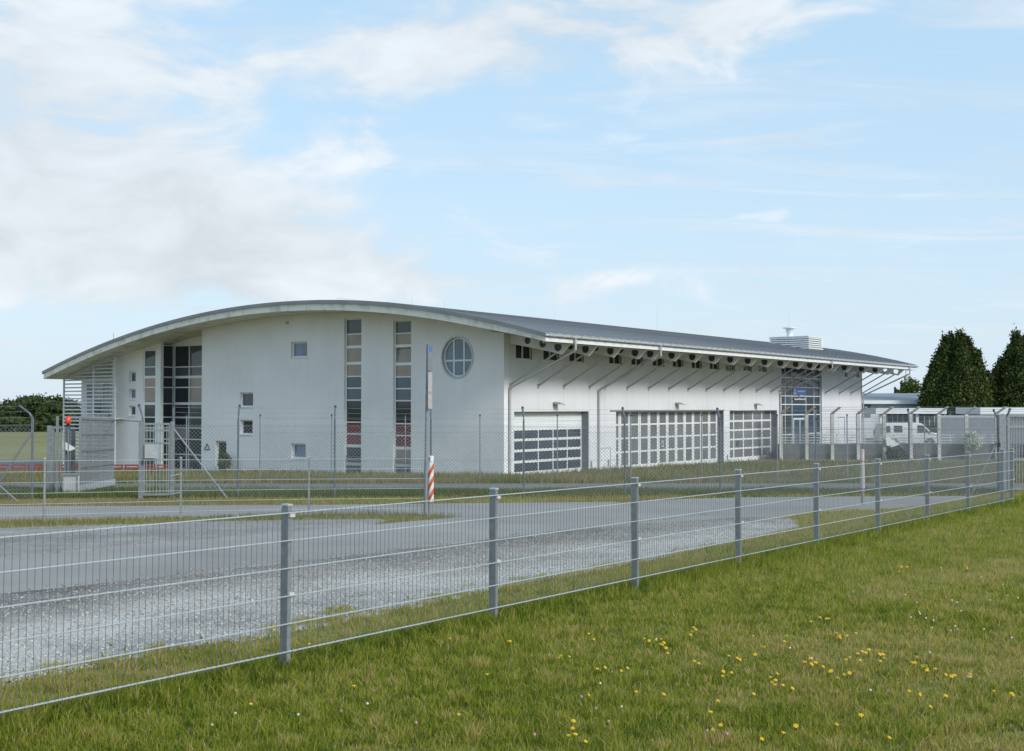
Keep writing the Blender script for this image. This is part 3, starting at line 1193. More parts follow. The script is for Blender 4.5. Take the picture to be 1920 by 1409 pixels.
# grey linings of the door openings
for (a, b) in (D1, D2, D3):
    mb = MB().box(b - 0.02, b - 0.001, 0.03, 0.60, ZF, DTOP - 0.002)
    mb.box(a + 0.001, a + 0.02, 0.03, 0.60, ZF, DTOP - 0.002)
    mb.box(a + 0.02, b - 0.02, 0.03, 0.60, DTOP - 0.02, DTOP - 0.002)
    mb.build('door_reveal', 'grey_reveal', B)


def rail_door(a0, a1, z0, z1, colx, rowz, mat, rail=0.07, stile=0.05, depth=0.5):
    """rowz: list of (z0, z1) glazed rows; colx: column edges"""
    mb = MB()
    zc = z0
    for (r0, r1) in rowz + [(z1, z1)]:
        if r0 - zc > 0.01:
            bx(mb, mpA, a0, a1, depth, depth + 0.08, zc, r0)
        zc = r1
    for (r0, r1) in rowz:
        for i, c in enumerate(colx):
            lo = a0 if i == 0 else c - stile / 2
            hi = a1 if i == len(colx) - 1 else c + stile / 2
            if hi - lo > 0.004:
                bx(mb, mpA, lo, hi, depth + 0.004, depth + 0.078, r0, r1)
    o = mb.build('garage_door', 'white', B)
    for (r0, r1) in rowz:
        for i in range(len(colx) - 1):
            lo = colx[i] + stile / 2
            hi = colx[i + 1] - stile / 2
            p = MB()
            bx(p, mpA, lo - 0.01, hi + 0.01, depth + 0.03, depth + 0.045, r0 - 0.01, r1 + 0.01)
            p.build('pane', mat, o)
    return o


DD = 0.5
# sectional door with four dark glazed rows
e = [D1[0] + 0.02 + 0.06] + [U3(k, DD) for k in (235, 335, 438, 540)] + [U3(637, DD)]
a0, a1 = D1[0] + 0.02, D1[1] - 0.02
e = list(np.linspace(a0 + 0.05, a1 - 0.05, 6))
rows = [(0.28, 0.78), (0.93, 1.43), (1.59, 2.09), (2.24, 2.72)] if False else [(0.10, 0.58), (0.72, 1.19), (1.33, 1.79), (1.93, 2.38)]
dr = rail_door(a0, a1, -0.35, DTOP - 0.02, e, rows, 'g_navy', stile=0.07)
for k in (2.55, 2.85, 3.15):
    mb = MB()
    bx(mb, mpA, a0 + 0.01, a1 - 0.01, DD - 0.006, DD + 0.002, k, k + 0.012)
    mb.build('panel_joint', 'strut', dr)
# folding door with twelve leaves
a0, a1 = D2[0] + 0.02, D2[1] - 0.02
e = list(np.linspace(a0 + 0.04, a1 - 0.04, 13))
dr = rail_door(a0, a1, -0.6, DTOP - 0.02, e, [(0.02, 0.80), (0.90, 1.66), (1.76, 2.52), (2.62, 3.34)], 'g_hall', stile=0.34)
for c in e[1:-1]:
    mb = MB()
    bx(mb, mpA, c - 0.012, c + 0.012, DD - 0.004, DD + 0.004, -0.6, DTOP - 0.03)
    mb.build('leaf_joint', 'strut', dr)
mb = MB()
bx(mb, mpA, e[5] + 0.45, e[5] + 0.72, DD + 0.0, DD + 0.02, 1.05, 1.45)
tag(mb.build('notice', 'sign_white', dr), 'white notice with a dark centre on a door pane')
mb = MB()
bx(mb, mpA, e[5] + 0.52, e[5] + 0.65, DD - 0.008, DD - 0.002, 1.12, 1.38)
mb.build('notice_print', 'darkmetal', dr)
# second sectional door with five rows
a0, a1 = D3[0] + 0.02, D3[1] - 0.02
e = list(np.linspace(a0 + 0.05, a1 - 0.05, 6))
dr = rail_door(a0, a1, -0.6, DTOP - 0.02, e, [(-0.02, 0.56), (0.68, 1.24), (1.36, 1.92), (2.04, 2.58), (2.72, 3.36)], 'g_hall', stile=0.16)
mb = MB()
bx(mb, mpA, e[1] + 0.45, e[1] + 0.85, DD + 0.0, DD + 0.025, 0.8, 1.15)
mb.build('notice', 'darkmetal', dr)
# wicket hatch in the pier
mb = MB()
ha, hb_, hz = U3(765), U3(832), zA(1135, 840)
bx(mb, mpA, ha, hb_, -0.02, 0.0, hz - 0.03, hz)
bx(mb, mpA, hb_ - 0.03, hb_, -0.02, 0.0, ZF, hz - 0.03)
mb.build('wicket_trim', 'grey_reveal', B)
for px, py in ((1140, 868), (1108, 871), (1363, 858)):
    mb = MB()
    u = uA(px)
    z = zA(px, py)
    bx(mb, mpA, u - 0.05, u + 0.05, -0.05, 0.0, z - 0.18, z + 0.18)
    mb.build('door_switch', 'grey_reveal', B)
# door lintel track of the folding door
mb = MB()
bx(mb, mpA, D2[0] - 0.7, D2[1] + 0.05, -0.05, -0.002, DTOP - 0.02, DTOP + 0.06)
mb.build('door_track', 'grey_reveal', B)
# floodlights over the doors
for px, py in ((1041, 757), (1270, 757.5), (1418, 759)):
    u = uA(px - 3)
    z = zA(px, py)
    lm = MB()
    lm.hexa([(u - 0.1, -0.55, z - 0.06), (u + 0.35, -0.62, z - 0.10), (u + 0.42, -0.12, z - 0.02), (u - 0.12, -0.1, z - 0.02),
             (u - 0.08, -0.5, z + 0.0), (u + 0.33, -0.58, z - 0.05), (u + 0.38, -0.12, z + 0.10), (u - 0.1, -0.1, z + 0.10)])
    lm.box(u - 0.05, u + 0.1, -0.12, 0.0, z - 0.06, z + 0.08)
    lm.build('floodlight', 'strut', B)

# --- curtain wall with the entrance
cz = [zA(1500, 580 + 0.30208 * k) for k in (775, 655, 592, 540, 485, 428)]
cu = [uA(1340 + 0.30208 * k) for k in (455, 494, 578, 628)]
cu = [CW[0] + 1.0, CW[0] + 2.35, CW[0] + 5.2, CW[0] + 6.9]
mats = []
for j in range(7):
    for i in range(5):
        mats.append('g_cw' if (i + j) % 4 else 'g_cwb')
mats[0 * 5 + 2] = mats[1 * 5 + 2] = 'g_cwb'
cwl = make_window(mpA, CW[0], CW[1], 0.2, 6.9, 0.12, cu, sorted(cz), mats, 'curtain_wall', fr=0.11, bar=0.075, sill=False)
# entrance doors
en = MB()
ea, eb = cu[1] + 0.1, cu[2] - 0.1
zt_ = zA(1500, 580 + 0.30208 * 675)
for a in (ea, (ea + eb) / 2 - 0.05, eb - 0.12):
    bx(en, mpA, a, a + 0.12, 0.06, 0.118, 0.45, zt_)
bx(en, mpA, ea + 0.12, eb - 0.12, 0.062, 0.116, zt_ - 0.14, zt_ - 0.001)
bx(en, mpA, ea + 0.12, eb - 0.12, 0.062, 0.116, 0.45, 0.62)
end = en.build('entrance_door', 'white', B)
for a, b in ((ea + 0.12, (ea + eb) / 2 - 0.05), ((ea + eb) / 2 + 0.07, eb - 0.12)):
    p = MB()
    bx(p, mpA, a, b, 0.085, 0.095, 0.62, zt_ - 0.14)
    p.build('pane', 'g_cwb', end)
# blue hanging sign with its white marks, and the white script under it
bz0, bz1 = sorted(cz)[2] + 0.08, sorted(cz)[3] - 0.06
zs = sorted(cz)
bz0, bz1 = zs[3] + 0.10, zs[4] - 0.05
sg = MB()
ba, bb_ = cu[1] + 0.05, cu[2] - 0.15
bx(sg, mpA, ba, bb_, 0.04, 0.07, bz0, bz1)
so = tag(sg.build('sign_panel', 'blue', B), 'blue sign panel with white marks in the glazed entrance')
mk = MB()
h = bz1 - bz0
bx(mk, mpA, ba + 0.05, ba + 0.18, 0.03, 0.038, bz0 + 0.1 * h, bz0 + 0.42 * h)
bx(mk, mpA, ba + 0.22, ba + 0.55, 0.03, 0.038, bz0 + 0.05 * h, bz0 + 0.3 * h)
bx(mk, mpA, ba + 0.12, ba + 0.45, 0.03, 0.038, bz0 + 0.48 * h, bz0 + 0.72 * h)
bx(mk, mpA, ba + 0.22, ba + 0.50, 0.03, 0.038, bz0 + 0.78 * h, bz0 + 0.9 * h)
k = ba + 0.8
while k < bb_ - 0.35:
    w_ = random.uniform(0.10, 0.2)
    bx(mk, mpA, k, k + w_, 0.03, 0.038, bz0 + 0.40 * h, bz0 + (0.58 + 0.1 * random.random()) * h)
    k += w_ + 0.05
mk.build('sign_marks', 'sign_white', so)
mk = MB()
z0_ = zs[2] + 0.35
k = ba + 0.25
while k < bb_ - 0.2:
    w_ = random.uniform(0.12, 0.24)
    bx(mk, mpA, k, k + w_, 0.05, 0.058, z0_ + 0.02, z0_ + random.uniform(0.10, 0.2))
    k += w_ + 0.035
mk.hexa([mpA(ba + 1.2, 0.05, z0_ + 0.36), mpA(ba + 1.25, 0.05, z0_ + 0.30), mpA(bb_ - 0.1, 0.05, z0_ + 0.48), mpA(bb_ - 0.12, 0.05, z0_ + 0.54)] +
        [mpA(ba + 1.2, 0.058, z0_ + 0.36), mpA(ba + 1.25, 0.058, z0_ + 0.30), mpA(bb_ - 0.1, 0.058, z0_ + 0.48), mpA(bb_ - 0.12, 0.058, z0_ + 0.54)])
tag(mk.build('script_lettering', 'sign_white', B), 'white script lettering on the glass below the blue sign')
# side door in the end bay
sdm = MB()
a, b = uA(1572), uA(1582)
bx(sdm, mpA, a, b, -0.03, 0.0, 0.3, zA(1577, 783.5))
sd_o = sdm.build('side_door', 'white', B)
mb = MB()
bx(mb, mpA, b, b + 0.18, -0.032, 0.0, 0.3, zA(1577, 783.5) + 0.05)
bx(mb, mpA, a - 0.15, b, -0.032, 0.0, zA(1577, 783.5), zA(1577, 783.5) + 0.06)
mb.build('door_trim', 'grey_reveal', sd_o)

# --- cantilever beams with round holes, and their struts
def beam_mb():
    def top(v):
        return zsoff(v) + 0.02

    def bot(v):
        b = zsoff(v) - 0.72
        if v < -3.35:
            b = max(b, zsoff(-3.35) - 0.72 + (-3.35 - v) * 0.95)
        return b
    hs = []
    for c, r in ((-1.2, 0.20), (-2.18, 0.22), (-3.15, 0.24)):
        zc = zsoff(c) - 0.37
        f = lambda s, c=c, r=r, zc=zc: (lambda a: zc + s * math.sqrt(max(0, r * r - (a - c) ** 2)))
        hs.append((c - r, c + r, f(-1), f(1), [c - r * math.cos(math.pi * i / 12) for i in range(13)]))
    return wall_cols(lambda a, d, z: (d, a, z), -3.92, 0.06, bot, top, hs, -0.07, 0.07, list(np.linspace(-3.9, 0, 14)) + [-3.35])


bmsh = beam_mb().mesh('beam', 'beam')
sm_ = MB().tube([(0, 0.0, ZFOOT), (0, -3.15, zsoff(-3.15) - 0.60)], 0.052, 8)
sm_.box(-0.09, 0.09, -0.03, 0.0, ZFOOT - 0.14, ZFOOT + 0.10)
smesh = sm_.mesh('strut', 'strut')
BE = [0.55] + FEET + [36.14, 38.9, 41.7] + FEET2 + [54.26]
dkm = []  # discs added in the beam holes, their dark colour stands in for shade
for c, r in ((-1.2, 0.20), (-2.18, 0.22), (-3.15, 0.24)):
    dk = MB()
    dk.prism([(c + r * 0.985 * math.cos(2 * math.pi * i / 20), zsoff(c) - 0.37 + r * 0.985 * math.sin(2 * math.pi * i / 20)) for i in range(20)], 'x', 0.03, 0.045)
    dkm.append(dk.mesh('hole_shade_disc', 'darkmetal'))
for u in BE:
    b = link('beam', bmsh, B, (u, 0, 0))
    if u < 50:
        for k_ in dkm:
            link('hole_shade_disc', k_, b)
    if u not in (38.9, 41.7):
        link('strut', smesh, b, (0, 0, 0))
# purlins under the soffit, between the beams
for v in (-3.75, -0.4):
    MB().box(OU + 0.4, UEND_ROOF - 0.3, v - 0.05, v + 0.05, zsoff(v) - 0.14, zsoff(v) + 0.01).build('purlin', 'beam', B)

# --- downpipes: outlet, sloping run under the eave, fall pipe on the wall
for u in (0.25, uA(1118), 36.0, 54.35):
    e = OV - 0.1
    dp = MB().tube([(u + 0.16, e, ZG - 0.1), (u + 0.16, e, ZG - 0.72), (u + 0.16, e + 0.1, ZG - 0.80), (u + 0.16, -0.18, ZFOOT - 0.12), (u + 0.16, -0.1, ZFOOT - 0.28), (u + 0.16, -0.1, ZF)], 0.062, 10)
    p = dp.build('downpipe', 'pipe', B)
    for z in (1.2, 2.6, 4.0):
        cb = MB().lathe([(0.075, -0.03), (0.075, 0.03)], 10, (u + 0.16, -0.1, z))
        cb.box(u + 0.13, u + 0.19, -0.06, 0.0, z - 0.02, z + 0.02)
        cb.build('pipe_clamp', 'pipe', p)
# dome lamp hanging under the far eave
mb = MB().tube([(55.6, -3.6, zsoff(-3.6)), (55.6, -3.6, zsoff(-3.6) - 0.75)], 0.03, 6)
mb.lathe([(0.02, 0.22), (0.14, 0.16), (0.2, 0.0), (0.14, -0.16), (0.02, -0.22)], 12, (55.6, -3.6, zsoff(-3.6) - 0.9))
mb.build('dome_camera', 'strut', B)

# --- on the roof: conductor holders, rods, plant box with cowl
hm = MB().box(-0.03, 0.03, -0.03, 0.03, -0.02, 0.14).mesh('conductor_holder', 'pipe')
cv = 10.5
for k in range(44):
    link('conductor_holder', hm, roof, (0.2 + k * 1.28, cv, zroof(cv)))
wr = MB().tube([(-2, cv, zroof(cv) + 0.13), (55.5, cv, zroof(cv) + 0.13)], 0.012, 4)
wr.build('conductor_wire', 'pipe', roof)
for (u, v, h_) in ((-1.6, 15.0, 0.55), (-1.6, 5.1, 0.75), (6.0, 9.0, 0.9), (19.0, 9.5, 1.0), (33.0, 9.0, 2.6), (47.5, 4.0, 3.4)):
    MB().tube([(u, v, zroof(v) - 0.05), (u, v, zroof(v) + h_ * 0.85)], [0.011, 0.005], 6).build('lightning_rod', 'pipe', roof)
# bracket of a cable on the gable edge
v_ = vB(216, OU)
MB().tube([(OU - 0.07, v_, zroof(v_) - 0.05), (OU - 0.25, v_ - 0.1, zroof(v_) - 0.02), (OU - 0.25, v_ - 0.1, zroof(v_) + 0.35)], 0.025, 6).build('edge_bracket', 'pipe', roof)

# plant box: find where its near lower corner meets the roof
def roof_hit(px, py):
    best = None
    for v in np.linspace(-4, 14, 400):
        u, z = bld(px, py, v=v)
        if z <= zroof(v):
            return u, v
    return None


hit = roof_hit(1516, 656.5)
print('plant box', hit)
pu, pv = hit if hit else (43.0, 2.0)
pu = min(max(pu, 38), 50)
zt = zroof(pv) + 1.15
BU, BV = 3.1, 3.4
pb = MB().box(pu + 0.1, pu + BU - 0.1, pv + 0.1, pv + BV - 0.1, zroof(pv) - 0.3, zt - 0.08)
pbo = pb.build('plant_box', 'strut', roof)
MB().box(pu, pu + BU, pv, pv + BV, zt - 0.075, zt).build('lid', 'white', roof)
for k in range(6):
    z = zroof(pv) + 0.12 + k * 0.165
    MB().box(pu, pu + BU, pv, pv + 0.09, z, z + 0.085).build('louvre', 'white', pbo) if False else None
    lv = MB()
    lv.hexa([(pu, pv - 0.02, z), (pu + BU, pv - 0.02, z), (pu + BU, pv + 0.09, z + 0.04), (pu, pv + 0.09, z + 0.04),
             (pu, pv - 0.02, z + 0.07), (pu + BU, pv - 0.02, z + 0.07), (pu + BU, pv + 0.09, z + 0.11), (pu, pv + 0.09, z + 0.11)])
    lv.hexa([(pu - 0.02, pv + 0.1, z), (pu + 0.09, pv + 0.1, z + 0.04), (pu + 0.09, pv + BV, z + 0.04), (pu - 0.02, pv + BV, z),
             (pu - 0.02, pv + 0.1, z + 0.07), (pu + 0.09, pv + 0.1, z + 0.11), (pu + 0.09, pv + BV, z + 0.11), (pu - 0.02, pv + BV, z + 0.07)])
    o = lv.build('louvre', 'white', roof)
cw = MB().lathe([(r__ * 0.82, z__ * 0.8) for r__, z__ in [(0.30, 0.0), (0.30, 0.45), (0.42, 0.48), (0.42, 0.52), (0.33, 0.55), (0.33, 0.66), (0.48, 0.69), (0.48, 0.73), (0.36, 0.76), (0.36, 0.86), (0.72, 0.92), (0.72, 0.98), (0.3, 1.02)]], 18,
                (pu + 1.2, pv + 2.1, zt))
cw.build('vent_cowl', 'white', roof, smooth=False)


# ------------------------------------------------------------------ wire-mat fences
def mat_panel(length, rods, gap, fence, loc, rz, tilt, extra_top=0.0, wire=0.0025, rod=0.0037):
    """double-rod mat: thin upright wires (one part) with a pair of flat rods at each level"""
    key = ('mat', round(length, 2), rods)
    if key not in CACHE:
        n = int(length / 0.05)
        mb = MB()
        H = (rods - 1) * gap
        for i in range(n + 1):
            x = 0.03 + i * (length - 0.06) / n
            k = len(mb.v)
            for z in (-0.02, H + 0.012):
                for j in range(3):
                    t = 2.0944 * j + 0.5
                    mb.v.append((x + wire * math.cos(t), wire * math.sin(t), z))
            for j in range(3):
                mb.f.append((k + j, k + (j + 1) % 3, k + 3 + (j + 1) % 3, k + 3 + j))
        rm = MB()
        for y in (-0.0085, 0.0085):
            rm.tube([(0.0, y, 0), (length, y, 0)], rod, 6)
        CACHE[key] = (mb.mesh('fence_panel', 'wire'), rm.mesh('rod', 'rod'))
    me, rm = CACHE[key]
    p = link('fence_panel', me, fence, loc, (0, tilt, rz))
    for k in range(rods):
        link('rod', rm, p, (0, 0, k * gap))
    return p


CACHE = {}


def fence_post(fence, loc, h, rz, lean=0.0, clamps=(), w=0.06, d=0.04):
    key = ('post', round(h, 2), w)
    if key not in CACHE:
        mb = MB().box(-d / 2, d / 2, -w / 2, w / 2, -0.35, h)
        mb.box(-d / 2 - 0.003, d / 2 + 0.003, w / 2 + 0.001, w / 2 + 0.007, -0.3, h - 0.02)      # flat cover bar
        c = MB().box(-d / 2 - 0.004, d / 2 + 0.004, -w / 2 - 0.004, w / 2 + 0.004, h, h + 0.012)
        k = MB().box(-0.012, 0.036, -w / 2 - 0.018, -w / 2 - 0.0005, -0.013, 0.013)
        CACHE[key] = (mb.mesh('fence_post', 'galv'), c.mesh('cap', 'rod'), k.mesh('clamp', 'concrete'))
    a, b, c = CACHE[key]
    p = link('fence_post', a, fence, loc, (0, lean, rz))
    link('cap', b, p)
    for z in clamps:
        link('clamp', c, p, (0, 0, z))
    return p


RZU = math.atan2(UY, UX)
NF = empty('wire_fence', (P1[0], P1[1], gz(*P1)), 0, 'low galvanised wire mat fence running along the lawn beside the gravel', 'fence')
SP = 2.52
SLOPE = 0.0085
NPOST = 9


def nf(s):
    x, y = xy_of(s, 0)
    return Vector((x - P1[0], y - P1[1], -SLOPE * s))


TILT = math.asin(SLOPE)
BOT = 0.14                        # lowest rod above the foot of the post
for i in range(-2, NPOST):
    s = i * SP
    fence_post(NF, nf(s) + Vector((0, 0, -0.0)), 1.19, RZU, random.uniform(-0.012, 0.012), (0.55, 1.12))
    L_ = SP if i < NPOST - 1 else 0.80
    a = nf(s + 0.0)
    # panel hangs on the lawn side of the posts
    off = Vector((-VX * 0.043, -VY * 0.043, BOT))
    mat_panel(L_, 6, 0.2, NF, a + off, RZU, TILT)
fence_post(NF, nf((NPOST - 1) * SP + 0.80), 1.19, RZU, 0, (0.55, 1.12))

# the low fence across the road
pts = [(-300, 22.9), (-170, 23.4), (85, 24.2), (340, 25.3), (580, 26.0), (797, 26.4)]
LF = empty('wire_fence', (0, 0, 0), 0, 'grey wire mat fence on the grass strip beside the side road', 'fence')
pw = [Vector((at_depth(px, Y).x, Y, 0)) for px, Y in pts]
for i, p in enumerate(pw):
    z = gz(p.x, p.y)
    q = pw[min(i + 1, len(pw) - 1)]
    dq = (q - p) if i < len(pw) - 1 else p - pw[i - 1]
    rz = math.atan2(dq.y, dq.x)
    if i < len(pw) - 1:
        fence_post(LF, (p.x, p.y, z), 1.28, rz, 0, ())
        zq = gz(q.x, q.y)
        mat_panel(dq.length, 6, 0.215, LF, (p.x + math.sin(rz) * 0.043, p.y - math.cos(rz) * 0.043, z + 0.16), rz, math.atan2(z - zq, dq.length))


# ------------------------------------------------------------------ chain-link fences
def chain_mesh(length, h, pitch, r):
    key = ('chain', round(length, 2), round(h, 2))
    if key in CACHE:
        return CACHE[key]
    mb = MB()

    def seg(x0, z0, x1, z1, y):
        k = len(mb.v)
        dx, dz_ = x1 - x0, z1 - z0
        l_ = math.hypot(dx, dz_)
        nx_, nz_ = -dz_ / l_ * r, dx / l_ * r
        for (x, z) in ((x0, z0), (x1, z1)):
            mb.v += [(x + nx_, y, z + nz_), (x - nx_, y, z - nz_), (x, y + r * 1.2, z)]
        for j in range(3):
            mb.f.append((k + j, k + (j + 1) % 3, k + 3 + (j + 1) % 3, k + 3 + j))
    c = -h
    while c < length:
        x0, z0 = c, 0.0
        x1, z1 = c + h, h
        if x0 < 0:
            z0 -= x0
            x0 = 0
        if x1 > length:
            z1 -= x1 - length
            x1 = length
        if x1 > x0:
            seg(x0, z0, x1, z1, -r)
            seg(length - x0, z0, length - x1, z1, r)
        c += pitch
    CACHE[key] = mb.mesh('chain_link_mesh', 'chain')
    return CACHE[key]


def line_fence(label, posts, h, mesh_h, arm, thick, bays, wires, name='chain_link_fence', pmat='darkpost', pitch=0.105, r=0.0028):
    f = empty(name, (0, 0, 0), 0, label, 'fence')
    for (x, y, bend) in posts:
        z = gz(x, y)
        mb = MB()
        if bend is None:
            mb.tube([(0, 0, -0.3), (0, 0, h)], thick, 8)
        else:
            mb.tube([(0, 0, -0.3), (0, 0, h - arm), (bend[0] * 0.25, bend[1] * 0.25, h - arm * 0.6), (bend[0], bend[1], h)], thick, 8)
        p = mb.build('fence_post', pmat, f, fix=False)
        p.location = (x, y, z)
        e = bend or (0, 0)
        MB().lathe([(thick * 1.25, -0.04), (thick * 1.3, 0.02), (thick * 0.6, 0.05)], 8, (e[0], e[1], h)).build('cap', 'black', p, fix=False)
    for (i, j) in bays:
        a, b = posts[i], posts[j]
        za, zb_ = gz(a[0], a[1]), gz(b[0], b[1])
        L_ = math.hypot(b[0] - a[0], b[1] - a[1])
        rz = math.atan2(b[1] - a[1], b[0] - a[0])
        o = link('chain_link_mesh', chain_mesh(L_, mesh_h, pitch, r), f, (a[0], a[1] - thick, za + 0.06), (0, math.atan2(za - zb_, L_), rz))
        o['kind'] = 'stuff'
        wm = MB()
        for (zw, k) in wires:
            ba, bb2 = a[2] or (0, 0), b[2] or (0, 0)
            p0 = Vector((a[0] + ba[0] * k, a[1] + ba[1] * k - thick * 1.2, za + zw))
            p1 = Vector((b[0] + bb2[0] * k, b[1] + bb2[1] * k - thick * 1.2, zb_ + zw))
            mid = (p0 + p1) / 2 - Vector((0, 0, 0.02))
            wm.tube([p0, mid, p1], 0.0042, 4)
        wm.build('tension_wire', 'chain', f, fix=False)
    return f


def front_line(px):
    Y = 33.4 + (px - 447) * 3.4 / 1439
    return at_depth(px, Y).x, Y


PX = [-300, -120, 62, 268, 325, 447, 628, 808, 982, 1171, 1350, 1529, 1704, 1872]
fp = []
for px in PX:
    x, y = front_line(px)
    bend = (-0.03, 0.28) if px > 300 else ((-0.42, 0.1) if px < 100 else (-0.18, 0.25))
    if px == 1529 or px == 1704:
        bend = (0.07, 0.28)
    if px in (325,):
        bend = None
    fp.append((x, y, bend))
FF = line_fence('chain link perimeter fence with bent post tops in front of the long building', fp, 2.55, 1.98, 0.36, 0.028,
                [(0, 1), (1, 2)] + [(i, i + 1) for i in range(4, len(PX) - 1)], [(0.3, 0), (1.05, 0), (2.02, 0), (2.22, 0.1), (2.38, 0.5), (2.52, 0.95)])
# raking braces at the gate ends
for (px, dx, dy, zt_) in ((62, -1.25, 0.0, 1.85), (325, 1.62, -0.1, 1.95), (1872, -0.95, -0.1, 1.75), (62, -2.1, 2.0, 1.85)):
    x, y = front_line(px)
    zg = gz(x + dx, y + dy)
    MB().tube([(x, y - 0.03, gz(x, y) + zt_), (x + dx, y + dy - 0.03, zg - 0.1)], 0.024, 8).build('brace', 'galv', FF, fix=False)
x, y = front_line(-120)
MB().tube([(x, y - 0.03, gz(x, y) + 1.9), (x + 2.35, y - 0.1, gz(x, y) - 0.1)], 0.024, 8).build('brace', 'galv', FF, fix=False)

bp_ = []
for px in (-90, 60, 205, 350, 488, 622, 760, 900, 1045, 1182, 1315, 1457, 1588, 1733, 1880, 2030):
    Y = 51.2
    bp_.append((at_depth(px, Y).x, Y, None))
line_fence('plain chain link fence with straight thin posts at the tall grass', bp_, 2.85, 2.1, 0, 0.026,
           [(i, i + 1) for i in range(4, len(bp_) - 1)], [(1.0, 0), (2.14, 0), (2.45, 0), (2.75, 0)], pmat='galv', pitch=0.14, r=0.0028)


# ------------------------------------------------------------------ gates
def bars_leaf(parent, name, p0, p1, z0a, z0b, h, nbar, mat='galv', frame=0.05, mid=(), bar=0.011, posts=()):
    """a gate leaf between two ground points: frame, upright bars, cross rails"""
    p0, p1 = Vector((*p0, 0)), Vector((*p1, 0))
    d = p1 - p0
    L_ = d.length
    rz = math.atan2(d.y, d.x)
    root = link(name, MB().box(0, L_, -frame / 2, frame / 2, 0, frame).box(0, L_, -frame / 2, frame / 2, h - frame, h)
                .box(0, frame, -frame / 2, frame / 2, frame, h - frame).box(L_ - frame, L_, -frame / 2, frame / 2, frame, h - frame).mesh(name, mat),
                parent, (p0.x, p0.y, z0a), (0, -math.atan2(z0b - z0a, L_), rz))
    for k in posts:
        MB().box(L_ * k - frame / 2, L_ * k + frame / 2, -frame / 2 + .002, frame / 2 - .002, frame, h - frame).build('upright', mat, root)
    for z in mid:
        MB().box(frame, L_ - frame, -frame / 2 + .003, frame / 2 - .003, z, z + frame).build('cross_rail', mat, root)
    bm_ = MB().box(-bar, bar, -bar, bar, frame, h - frame).mesh('bar', mat)
    for i in range(nbar):
        link('bar', bm_, root, (frame + (i + 0.5) * (L_ - 2 * frame) / nbar, 0, 0))
    return root


# sliding gate on the left, standing open
G0 = at_depth(150, 36.3)
G1 = at_depth(213, 41.0)
SG = empty('sliding_gate', (0, 0, 0), 0, 'galvanised barred vehicle gate standing open beside the grey motor cabinet', 'gate')
za, zb_ = gz(G0.x, G0.y) + 0.30, gz(G1.x, G1.y) + 0.38
leaf = bars_leaf(SG, 'gate_leaf', (G0.x, G0.y), (G1.x, G1.y), za, zb_, 2.04, 34, bar=0.010, frame=0.07, mid=(0.5, 1.0, 1.5), posts=(0.25, 0.55), mat='galv')
MB().box(0, (G1 - G0).length, -0.08, 0.08, -0.20, -0.002).build('lower_beam', 'rod', leaf)
LM = (G1 - G0).to_2d().length
x, y = front_line(262)
# guide portal left of the leaf
for px, Y, w_, h_, mt in ((93, 36.0, 0.05, 2.08, 'galv'), (128, 36.4, 0.06, 2.06, 'darkpost'), (138, 37.0, 0.05, 2.0, 'darkpost'), (108, 34.2, 0.03, 2.3, 'galv'), (211, 41.2, 0.06, 2.1, 'galv')):
    p = at_depth(px, Y)
    z = gz(p.x, p.y)
    MB().box(p.x - w_, p.x + w_, p.y - w_, p.y + w_, z - 0.2, z + h_).build('gate_post', mt, SG)
pa, pb2 = at_depth(93, 36.0), at_depth(128, 36.4)
MB().box(pa.x + 0.05, pb2.x - 0.06, 35.95, 36.06, gz(pa.x, 36) + 1.98, gz(pa.x, 36) + 2.06).build('portal_rail', 'galv', SG)
MB().box(pa.x + 0.05, pa.x + 0.15, 35.96, 36.05, gz(pa.x, 36) + 0.1, gz(pa.x, 36) + 1.97).build('portal_stile', 'galv', SG)
for k in range(4):
    xx = pa.x + 0.24 + k * 0.11
    MB().box(xx - 0.012, xx + 0.012, 35.99, 36.02, gz(pa.x, 36) + 0.1, gz(pa.x, 36) + 1.97).build('bar', 'galv', SG)
# cable span to the pedestrian gate
x2, y2 = front_line(268)
MB().tube([(G1.x, G1.y, zb_ + 1.98), ((G1.x + x2) / 2, (G1.y + y2) / 2, zb_ + 2.02), (x2, y2, gz(x2, y2) + 2.12)], 0.014, 6).build('cable', 'darkmetal', SG)

bc = at_depth(134, 36.5)
zb2 = gz(bc.x, bc.y) + 2.06
MBc = MB().lathe([(0.05, 0.0), (0.06, 0.06), (0.035, 0.08)], 12)
BE_ = empty('warning_beacon', (at_depth(128, 36.4).x, 36.4, gz(pb2.x, 36.4) + 2.06), 0, 'red warning beacon on top of the dark gate post', 'beacon')
MBc.build('base', 'black', BE_)
MB().lathe([(0.075, 0.08), (0.085, 0.14), (0.085, 0.24), (0.05, 0.30), (0.01, 0.31)], 14).build('lens', 'beacon', BE_, smooth=True)
BE_.scale = (1.0, 1.0, 1.0)

cb_p = at_depth(135, 35.4)
CBX = empty('motor_cabinet', (cb_p.x, cb_p.y, gz(cb_p.x, cb_p.y)), 0.28, 'grey gate motor cabinet with a pale side standing in the verge grass', 'cabinet')
MB().box(-0.24, 0.20, -0.2, 0.2, -0.1, 0.62).build('body', 'galv', CBX, bevel=0.012)
MB().box(-0.26, 0.22, -0.22, 0.22, 0.621, 0.66).build('lid', 'galv', CBX)
MB().box(0.201, 0.212, -0.19, 0.19, -0.05, 0.60).build('side_panel', 'sleeve_white', CBX)
MB().box(-0.20, 0.14, -0.212, -0.201, 0.0, 0.56).build('door', 'strut', CBX)


